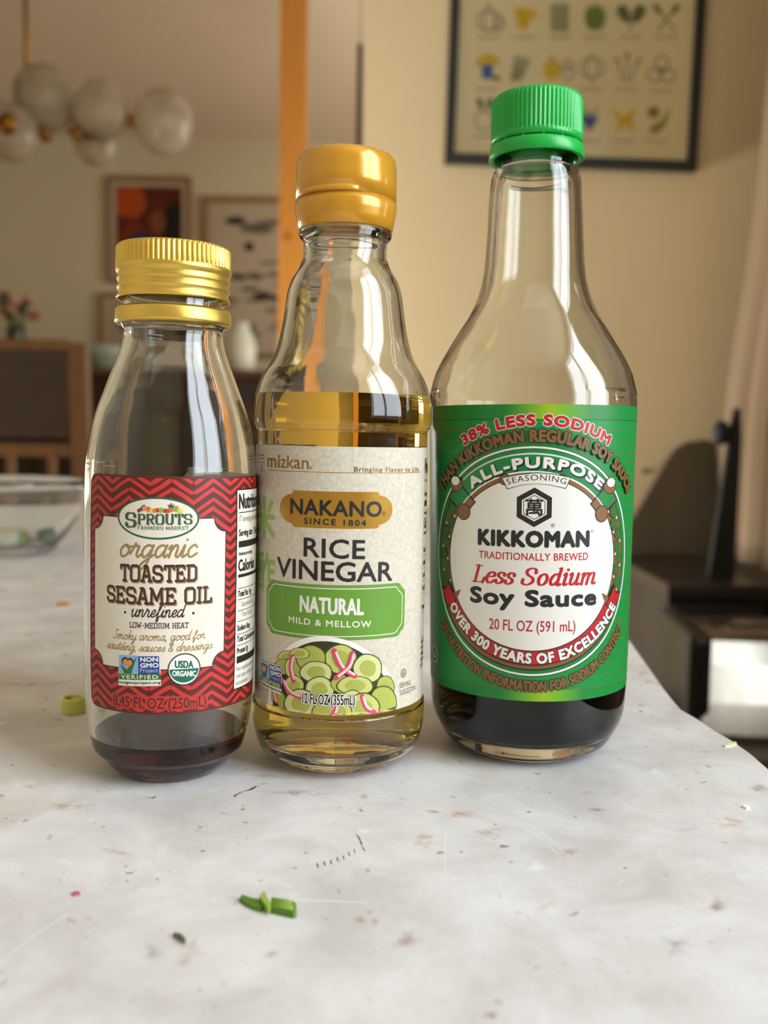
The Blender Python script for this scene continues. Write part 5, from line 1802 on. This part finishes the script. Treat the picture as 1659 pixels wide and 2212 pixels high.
# SEASONING ribbon
ban = [(1086.6, 1033), (1120, 1026), (1158, 1022), (1195, 1025), (1230, 1032), (1220, 1054), (1190, 1047), (1158, 1044), (1126, 1047), (1097.5, 1055)]
bp_ = L.pxs(ban)
mc = (sum(p[0] for p in bp_) / 10, sum(p[1] for p in bp_) / 10)
L.put('ribbon', poly_tris([(mc[0] + (p[0] - mc[0]) * 1.02, mc[1] + (p[1] - mc[1]) * 1.12) for p in bp_]), BLACKP)
L.put('ribbon', poly_tris(bp_), WHITEP)
L.arc(sans('SEASONING', 1.15), (1097.5, 1047), (1158, 1037.5), (1220, 1046.5), 12.5, 'lettering', BLACKP)
L.arc(sans('ALL-PURPOSE', 1.18), (1022, 1055), (1155, 1009.5), (1292, 1057), 21.5, 'lettering', BLACKP, 0.14, dx=0.0004, dy=-0.0004)
L.arc(sans('ALL-PURPOSE', 1.18), (1022, 1055), (1155, 1009.5), (1292, 1057), 21.5, 'lettering', WHITEP, 0.085)
L.arc(sans('38% LESS SODIUM', 1.12), (1003, 961), (1158, 917.5), (1313, 961), 21.5, 'lettering', WHITEP, 0.18)
L.arc(sans('38% LESS SODIUM', 1.12), (1003, 961), (1158, 917.5), (1313, 961), 21.5, 'lettering', SRED, 0.10)
L.arc(sans('THAN KIKKOMAN REGULAR SOY SAUCE', 1.08), (959, 1062), (1166, 953), (1351, 1064), 24, 'lettering', BLACKP, 0.15)
L.arc(sans('THAN KIKKOMAN REGULAR SOY SAUCE', 1.08), (959, 1062), (1166, 953), (1351, 1064), 24, 'lettering', BROWN, 0.07)
# hexagon emblem
hu, hv_ = L.px(1154, 1095.7)
hs = L.px(1154, 1053)[1] - L.px(1154, 1138.5)[1]
def hx(s):
    return [(hu + s * math.cos(PI / 6 + t * PI / 3), hv_ + s * math.sin(PI / 6 + t * PI / 3)) for t in range(6)]
L.put('hexagon_emblem', poly_tris(hx(hs / 2)), BLACKP)
L.put('hexagon_emblem', poly_tris(hx(hs / 2 * 0.71)), WHITEP)
L.put('hexagon_emblem', stroke(hx(hs / 2 * 0.61), 0.00022, True), BLACKP)
g_ = sans('\u842c')
w_, y0_, y1_ = max(p[0] for t in g_ for p in t), min(p[1] for t in g_ for p in t), max(p[1] for t in g_ for p in t)
gs = hs * 0.42
L.put('lettering', bold([tuple((hu + (p[0] / w_ - 0.5) * gs, hv_ + ((p[1] - y0_) / (y1_ - y0_) - 0.5) * gs) for p in t) for t in g_], 0.00012), BLACKP)
L.line(sans('KIKKOMAN', 1.1), (1036, 1175), (1268.8, 1178), 31, 'lettering', BLACKP, 0.095, level=True)
for x, y, s in ((1189, 1139, 0.0012), (1274, 1151, 0.0010)):
    u_, v_ = L.px(x, y)
    L.put('lettering', [tuple((u_ + p[0] * s, v_ + p[1] * s) for p in t) for t in sans('\u00ae')], BLACKP)
L.line(sans('TRADITIONALLY BREWED', 1.05), (1036.5, 1206), (1268, 1207), 15.5, 'lettering', SRED, 0.02, level=True)
L.line(ital('Less Sodium'), (1020, 1257), (1285, 1257), 36, 'lettering', SRED, level=True)
L.line(sans('Soy Sauce', 1.06), (1019, 1301), (1284, 1301), 32, 'lettering', BLACKP, 0.075, level=True)
L.line(sans('20 FL OZ (591 mL)'), (1058, 1358.5), (1241, 1361), 22.5, 'lettering', pr('sauce_red_dark', (170, 34, 44)), 0.015, level=True)
# red banner
L.put('banner', band(0.772, 0.905, 208, 332), BLACKP)
L.put('banner', band(0.782, 0.895, 208.6, 331.4), SRED)
for sg in (1, -1):
    def T_(k, d):
        return E_(k, -90 + sg * d)
    L.put('banner_tail', poly_tris([T_(0.80, 60), T_(0.93, 60), T_(0.955, 72), T_(0.89, 70.5), T_(0.83, 75)]), BLACKP)
    L.put('banner_tail', poly_tris([T_(0.81, 60.5), T_(0.925, 60.5), T_(0.945, 71), T_(0.89, 69.5), T_(0.838, 73)]), SRED)
    L.put('banner_fold', poly_tris([T_(0.775, 61.5), T_(0.80, 61.5), T_(0.80, 66), T_(0.70, 66)]), BROWN)
ov = 'OVER 300 YEARS OF EXCELLENCE'
L.arc(sans(ov, 1.1), (975, 1308), (1160, 1432), (1326, 1310), 20.5, 'lettering', BLACKP, 0.15, inside=True)
L.arc(sans(ov, 1.1), (975, 1308), (1160, 1432), (1326, 1310), 20.5, 'lettering', WHITEP, 0.075, inside=True)
sn = 'SEE NUTRITION INFORMATION FOR SODIUM CONTENT'
L.arc(sans(sn, 1.06), (955, 1350), (1160, 1494), (1341, 1358), 21.5, 'lettering', BLACKP, 0.14, inside=True)
L.arc(sans(sn, 1.06), (955, 1350), (1160, 1494), (1341, 1358), 21.5, 'lettering', BROWN, 0.06, inside=True)
for x, y in ((957, 1336), (1336, 1345)):
    u_, v_ = L.px(x, y)
    L.put('printed_dot', disc(u_, v_, 0.0010), BROWN)
kosher(L, 939.5, 1412.7, 0.0027, WHITEP, BLACKP)
bpy.data.objects.remove(_tmpo)

# ------------------------------------------------------------------ glass bowl behind the bottles
bf = on_z(0, 1209)
bc = Vector((on_z(-14, 1200).x, bf.y + 0.045, TABLE))
sc_ = bc.y / FPX
rim_r = 194 * sc_ * 0.98
rim_z = at(0, 1034, bc.y).z - TABLE
bowl = tag(empty('glass_bowl', bc), 'clear glass mixing bowl with chopped scraps in it, behind the sesame oil', 'bowl')
prof = [(0, 0.0012), (0.036, 0.0012), (0.040, 0.0), (0.044, 0.001), (rim_r * 0.72, rim_z * 0.26), (rim_r * 0.90, rim_z * 0.58), (rim_r * 0.965, rim_z * 0.86), (rim_r * 0.995, rim_z * 0.93), (rim_r, rim_z * 0.975), (rim_r - 0.0012, rim_z), (rim_r - 0.0030, rim_z * 0.985),
        (rim_r * 0.935, rim_z * 0.86), (rim_r * 0.865, rim_z * 0.58), (rim_r * 0.68, rim_z * 0.28), (0.040, 0.0045), (0, 0.0040)]
lathe('glass', prof, GLASS, bowl, n=72)
VEG = [mat('scrap_green', (120, 150, 60), 0.5), mat('scrap_pale', (214, 220, 196), 0.5), mat('scrap_dark_green', (70, 96, 60), 0.5)]
for x, dy, rr_, m_, lb in ((18, -0.012, 0.011, VEG[1], 'pale white onion scrap in the glass bowl'), (42, -0.004, 0.009, VEG[0], 'yellow green scallion scrap in the glass bowl'), (104, 0.0, 0.008, VEG[2], 'dark green leafy scrap in the glass bowl')):
    q_ = at(x, 1150, bc.y + dy)
    o = lathe('scallion_scrap', [(rr_ * 0.55, 0), (rr_, 0.0004), (rr_ * 1.04, 0.005), (rr_, 0.011), (rr_ * 0.55, 0.0114), (rr_ * 0.5, 0.005), (rr_ * 0.55, 0)], m_, n=16)
    o.location = (q_.x, bc.y + dy, TABLE + 0.0055 + (0.004 if x > 90 else 0))
    o.rotation_euler = (0.2, -0.15, 0)
    tag(o, lb, 'scrap', 'scraps in the glass bowl')

# ------------------------------------------------------------------ crumbs on the sheet
p = on_z(151, 1546)
s = p.y / FPX
hgt = (1546 - 1508) * s * 0.9
rr_ = 27.5 * s
o = tag(empty('scallion_ring', (p.x, p.y + rr_, TABLE)), 'cut pale green scallion ring standing beside the sesame oil bottle', 'scallion')
PALEG = mat('scallion_pale', (206, 208, 104), 0.45, Subsurface_Weight=0.3, Subsurface_Radius=(0.003, 0.003, 0.001))
lathe('ring', [(rr_ * 0.72, 0.0001), (rr_ * 0.96, 0.0), (rr_, 0.0004), (rr_ * 1.02, hgt * 0.5), (rr_, hgt - 0.0004), (rr_ * 0.95, hgt), (rr_ * 0.78, hgt), (rr_ * 0.72, hgt - 0.0005), (rr_ * 0.72, 0.0001)], PALEG, o, n=40)
lathe('core', [(0, hgt * 0.2), (rr_ * 0.30, hgt * 0.2), (rr_ * 0.34, hgt * 0.95), (rr_ * 0.26, hgt), (0, hgt * 0.96)], mat('scallion_core', (186, 192, 60), 0.45), o, n=24).location = (rr_ * 0.25, -rr_ * 0.1, 0)
lathe('green_tip', [(0, hgt * 0.3), (rr_ * 0.16, hgt * 0.3), (rr_ * 0.15, hgt * 1.0), (0, hgt * 1.0)], mat('scallion_green', (74, 118, 40), 0.45), o, n=16).location = (-rr_ * 0.38, -rr_ * 0.35, 0)

def slab(name, px_pts, thick, material, parent=None, z=0.0, rib=0):
    """flat cut piece lying on the sheet, outline given by pixels of the surface"""
    pts = [on_z(x, y) for x, y in px_pts]
    c = sum(pts, Vector()) / len(pts)
    org = parent.location if parent else Vector((c.x, c.y, TABLE))
    n = len(pts)
    v = [(q.x - org.x, q.y - org.y, z) for q in pts] + [(c.x - org.x + (q.x - c.x) * 0.94, c.y - org.y + (q.y - c.y) * 0.94, z + thick) for q in pts]
    f = [tuple(reversed(range(n))), tuple(range(n, 2 * n))] + [(i, (i + 1) % n, n + (i + 1) % n, n + i) for i in range(n)]
    o_ = mesh_obj(name, v, f, material, parent)
    if not parent:
        o_.location = org
    bm = bmesh.new()
    bm.from_mesh(o_.data)
    bmesh.ops.recalc_face_normals(bm, faces=bm.faces)
    bm.to_mesh(o_.data)
    bm.free()
    return o_
CHIVE = mat('chive_green', (96, 138, 24), 0.38, noise=(900, 0.25, (66, 108, 14), (0.15, 1, 1)))
CHIVE2 = mat('chive_light', (150, 176, 70), 0.4)
cp = on_z(580, 1968)
chv = tag(empty('chive_piece', (cp.x, cp.y, TABLE)), 'bent piece of bright green chive lying on the white sheet', 'chive')
slab('stalk', [(517, 1948), (521, 1940), (541, 1948), (560, 1952), (567, 1955), (568, 1966), (563, 1971), (545, 1966), (530, 1958)], 0.0011, CHIVE, chv)
slab('stalk', [(583, 1962), (585, 1951), (612, 1955), (636, 1961), (641, 1966), (641, 1981), (634, 1985), (612, 1980), (588, 1974), (582, 1972)], 0.0016, CHIVE, chv)
slab('fold', [(560, 1951), (566, 1943), (573, 1943), (576, 1954), (582, 1962), (585, 1972), (580, 1980), (574, 1972), (566, 1962)], 0.0014, CHIVE2, chv, z=0.0006)
for a_, b_ in (((588, 1963), (634, 1972)), ((588, 1956), (632, 1965)), ((588, 1970), (634, 1978))):
    q0, q1 = on_z(*a_), on_z(*b_)
    tube('rib', [(q0.x - cp.x, q0.y - cp.y, 0.0014), (q1.x - cp.x, q1.y - cp.y, 0.0014)], 0.00035, CHIVE2, chv, n=8)
q = [on_z(x, y) for x, y in ((377, 2022), (388, 2029), (396, 2036), (401, 2042))]
c = q[1]
sp = tube('herb_sprig', [(k_.x - c.x, k_.y - c.y, 0.0005 + 0.0003 * math.sin(i_)) for i_, k_ in enumerate(q)], [0.0004, 0.0006, 0.0005, 0.0002], mat('dry_herb', (92, 98, 62), 0.6), n=8)
sp.location = (c.x, c.y, TABLE)
tag(sp, 'thin dark green herb sprig lying alone on the sheet', 'herb')
def crumb(px_pts, th, m, label, cat='crumb'):
    tag(slab(label.split()[1] + '_' + cat if False else 'crumb', px_pts, th, m), label, cat)
crumb([(155, 1932), (160, 1928), (168, 1928), (175, 1930), (171, 1935), (158, 1937)], 0.0004, mat('crumb_red', (176, 96, 104), 0.6), 'small reddish pink flake on the white sheet')
crumb([(122, 1307), (126, 1303), (146, 1304), (152, 1308), (140, 1311), (125, 1311)], 0.0012, mat('crumb_orange', (196, 132, 86), 0.6), 'orange brown crumb on the sheet behind the sesame oil')
crumb([(1563, 1612), (1572, 1608), (1590, 1604), (1592, 1608), (1580, 1613), (1566, 1615)], 0.0005, mat('crumb_yellow', (222, 222, 168), 0.6), 'pale yellow green shred at the edge of the sheet')
crumb([(1604, 1745), (1608, 1741), (1618, 1744), (1620, 1747), (1612, 1749)], 0.0006, mat('crumb_white', (240, 238, 234), 0.6), 'tiny white crumb near the edge of the sheet')

# ------------------------------------------------------------------ stains and scratches of the sheet
def flat(name, tris_px, m, z=0.00003, rim=None):
    idx, v, f = {}, [], []
    for t in tris_px:
        ids = []
        for p_ in t:
            k_ = (round(p_[0], 2), round(p_[1], 2))
            if k_ not in idx:
                w_ = on_z(*k_)
                idx[k_] = len(v)
                v.append((w_.x, w_.y, 0.002 + z))
            ids.append(idx[k_])
        if len(set(ids)) == 3:
            a, b, c_ = (Vector(v[i]) for i in ids)
            f.append(tuple(ids) if (b - a).cross(c_ - a).z > 0 else tuple(reversed(ids)))
    o_ = mesh_obj(name, v, f, m, cover)
    at_ = o_.data.attributes.new('fade', 'FLOAT', 'POINT')
    at_.data.foreach_set('value', [1.0 if (rim is None or i == 0) else rim for i in range(len(v))])
    return o_
def blotch(x, y, rx, ry, n=14, seed=0, ang=0.0):
    rnd = random.Random(seed)
    ks = [rnd.uniform(0.55, 1.1) for _ in range(n)]
    pts = [(rx * ks[i] * math.cos(2 * PI * i / n), ry * ks[i] * math.sin(2 * PI * i / n)) for i in range(n)]
    ca, sa = math.cos(ang), math.sin(ang)
    pts = [(x + a * ca - b * sa, y + a * sa + b * ca) for a, b in pts]
    pts = catmull(pts, 3, True)
    n = len(pts)
    return [((x, y), pts[i], pts[(i + 1) % n]) for i in range(n)]
def stain_mat(name, c, strength):
    """thin film: mostly the sheet shows through, broken up by noise"""
    m = bpy.data.materials.new(name)
    m.use_nodes = True
    nt = m.node_tree
    b = nt.nodes['Principled BSDF']
    b.inputs['Base Color'].default_value = lin(c)
    b.inputs['Roughness'].default_value = 0.5
    tc = nt.nodes.new('ShaderNodeTexCoord')
    n = nt.nodes.new('ShaderNodeTexNoise')
    n.inputs['Scale'].default_value = 300
    n.inputs['Detail'].default_value = 5
    r = nt.nodes.new('ShaderNodeMapRange')
    r.inputs[1].default_value, r.inputs[2].default_value = 0.34, 0.78
    r.inputs[3].default_value, r.inputs[4].default_value = 0.0, strength
    nt.links.new(tc.outputs['Object'], n.inputs['Vector'])
    nt.links.new(n.outputs['Fac'], r.inputs[0])
    fa = nt.nodes.new('ShaderNodeAttribute')
    fa.attribute_name = 'fade'
    mu = nt.nodes.new('ShaderNodeMath')
    mu.operation = 'MULTIPLY'
    nt.links.new(r.outputs[0], mu.inputs[0])
    nt.links.new(fa.outputs['Fac'], mu.inputs[1])
    nt.links.new(mu.outputs[0], b.inputs['Alpha'])
    return m
ST = {'brown': stain_mat('stain_brown', (140, 92, 58), 0.75), 'rust': stain_mat('stain_rust', (150, 78, 36), 0.95), 'tan': stain_mat('stain_tan', (196, 160, 124), 0.55), 'pink': stain_mat('stain_pink', (176, 120, 106), 0.6),
      'grey': stain_mat('stain_grey', (140, 136, 132), 0.6), 'dark': stain_mat('stain_dark', (74, 66, 62), 0.95), 'plum': stain_mat('stain_plum', (120, 60, 62), 0.9), 'orange': stain_mat('stain_orange', (214, 160, 110), 0.7)}
SCR = mat('scratch_white', (250, 250, 250), 0.5)
RUST = mat('stain_tick_rust', (146, 84, 44), 0.5)
for i_, (x, y) in enumerate(((686, 1870), (701, 1866), (715, 1863), (729, 1857), (742, 1853), (754, 1845), (766, 1839))):
    flat('stain', stroke([(x - 1, y - 4), (x + 1, y + 3)], 3.4 - 0.2 * i_), RUST)
for a_ in ([(506, 1720), (520, 1712), (540, 1706), (553, 1699)], [(557, 1698), (572, 1692)], [(770, 1802), (778, 1815), (783, 1830), (788, 1838)]):
    flat('stain', stroke(catmull(a_, 4), 4.0), ST['rust'])
for a_ in ([(1130, 1787), (1170, 1815), (1207, 1848)], [(1142, 1781), (1185, 1813), (1222, 1846)], [(978, 1642), (1002, 1664), (1009, 1678)], [(0, 2085), (60, 2030), (148, 1974)], [(575, 1944), (690, 1946), (795, 1950)], [(962, 1800), (962, 1880)], [(1335, 1908), (1350, 1900)]):
    flat('scratch', stroke(catmull(a_, 4), 1.2), SCR, 0.00004)
BL = [(1550, 1955, 22, 20, 'brown'), (880, 2030, 30, 20, 'pink'), (1120, 1972, 10, 4, 'plum'), (1140, 1981, 3, 2, 'dark'), (950, 1984, 4, 2, 'dark'), (935, 1753, 16, 4, 'brown'), (1000, 1760, 40, 10, 'orange'), (1050, 1800, 50, 16, 'tan'), (915, 1815, 26, 20, 'orange'),
      (1230, 1840, 26, 10, 'tan'), (1105, 1862, 8, 3, 'dark'), (1350, 1875, 6, 2, 'dark'), (1270, 1713, 20, 5, 'tan'), (1187, 1713, 5, 2, 'dark'), (1280, 1716, 5, 1.6, 'dark'), (1460, 2040, 40, 26, 'grey'), (1180, 1958, 24, 10, 'tan'), (1140, 2080, 8, 4, 'grey'),
      (1388, 1455, 16, 6, 'pink'), (1402, 1472, 14, 7, 'brown'), (1420, 1476, 8, 4, 'brown'), (1384, 1537, 7, 3, 'brown'), (1522, 1624, 10, 4, 'pink'), (1465, 1530, 16, 6, 'tan'), (1640, 1705, 22, 10, 'brown'), (1575, 1775, 40, 16, 'orange'), (1490, 1790, 30, 8, 'grey'),
      (250, 1840, 40, 8, 'tan'), (140, 1870, 6, 2, 'orange'), (138, 1886, 6, 2, 'pink'), (130, 1902, 7, 3, 'pink'), (272, 1872, 5, 2, 'dark'), (516, 1823, 3, 2, 'dark'), (391, 1933, 3, 2, 'dark'), (696, 1979, 4, 2, 'dark'), (706, 1984, 3, 2, 'dark'), (485, 1757, 14, 4, 'pink'),
      (205, 1778, 8, 4, 'tan'), (150, 1742, 60, 14, 'tan'), (60, 1698, 30, 6, 'tan'), (410, 2050, 40, 24, 'tan'), (400, 2080, 20, 10, 'pink'), (590, 2060, 26, 10, 'pink'), (350, 2008, 5, 3, 'grey'), (330, 2060, 30, 20, 'grey'), (570, 1676, 50, 6, 'tan'), (640, 1712, 80, 8, 'grey'),
      (785, 1720, 14, 7, 'brown'), (800, 1650, 14, 6, 'brown'), (660, 1842, 8, 3, 'brown'), (636, 1875, 8, 3, 'rust'), (800, 1970, 10, 6, 'tan'), (810, 1990, 12, 10, 'pink'), (60, 1478, 60, 5, 'brown'), (130, 1475, 30, 5, 'pink'), (140, 1414, 14, 4, 'grey'), (70, 1370, 30, 6, 'tan'), (160, 1365, 40, 6, 'tan'),
      (1060, 2195, 22, 10, 'plum'), (1075, 2165, 12, 8, 'tan'), (1290, 1750, 20, 6, 'grey'), (1435, 1892, 12, 5, 'grey'), (1210, 1640, 10, 3, 'grey'), (870, 1690, 10, 3, 'tan'), (1620, 1980, 4, 3, 'grey'), (1590, 1995, 3, 2, 'dark'), (1575, 2010, 3, 2, 'dark')]
for i_, (x, y, rx, ry, c) in enumerate(BL):
    flat('stain', blotch(x, y, rx * (1.25 if rx > 7 else 1), ry * (1.25 if rx > 7 else 1), seed=i_, ang=random.uniform(-0.2, 0.2)), ST[c], rim=0.0 if rx > 7 else 0.6)
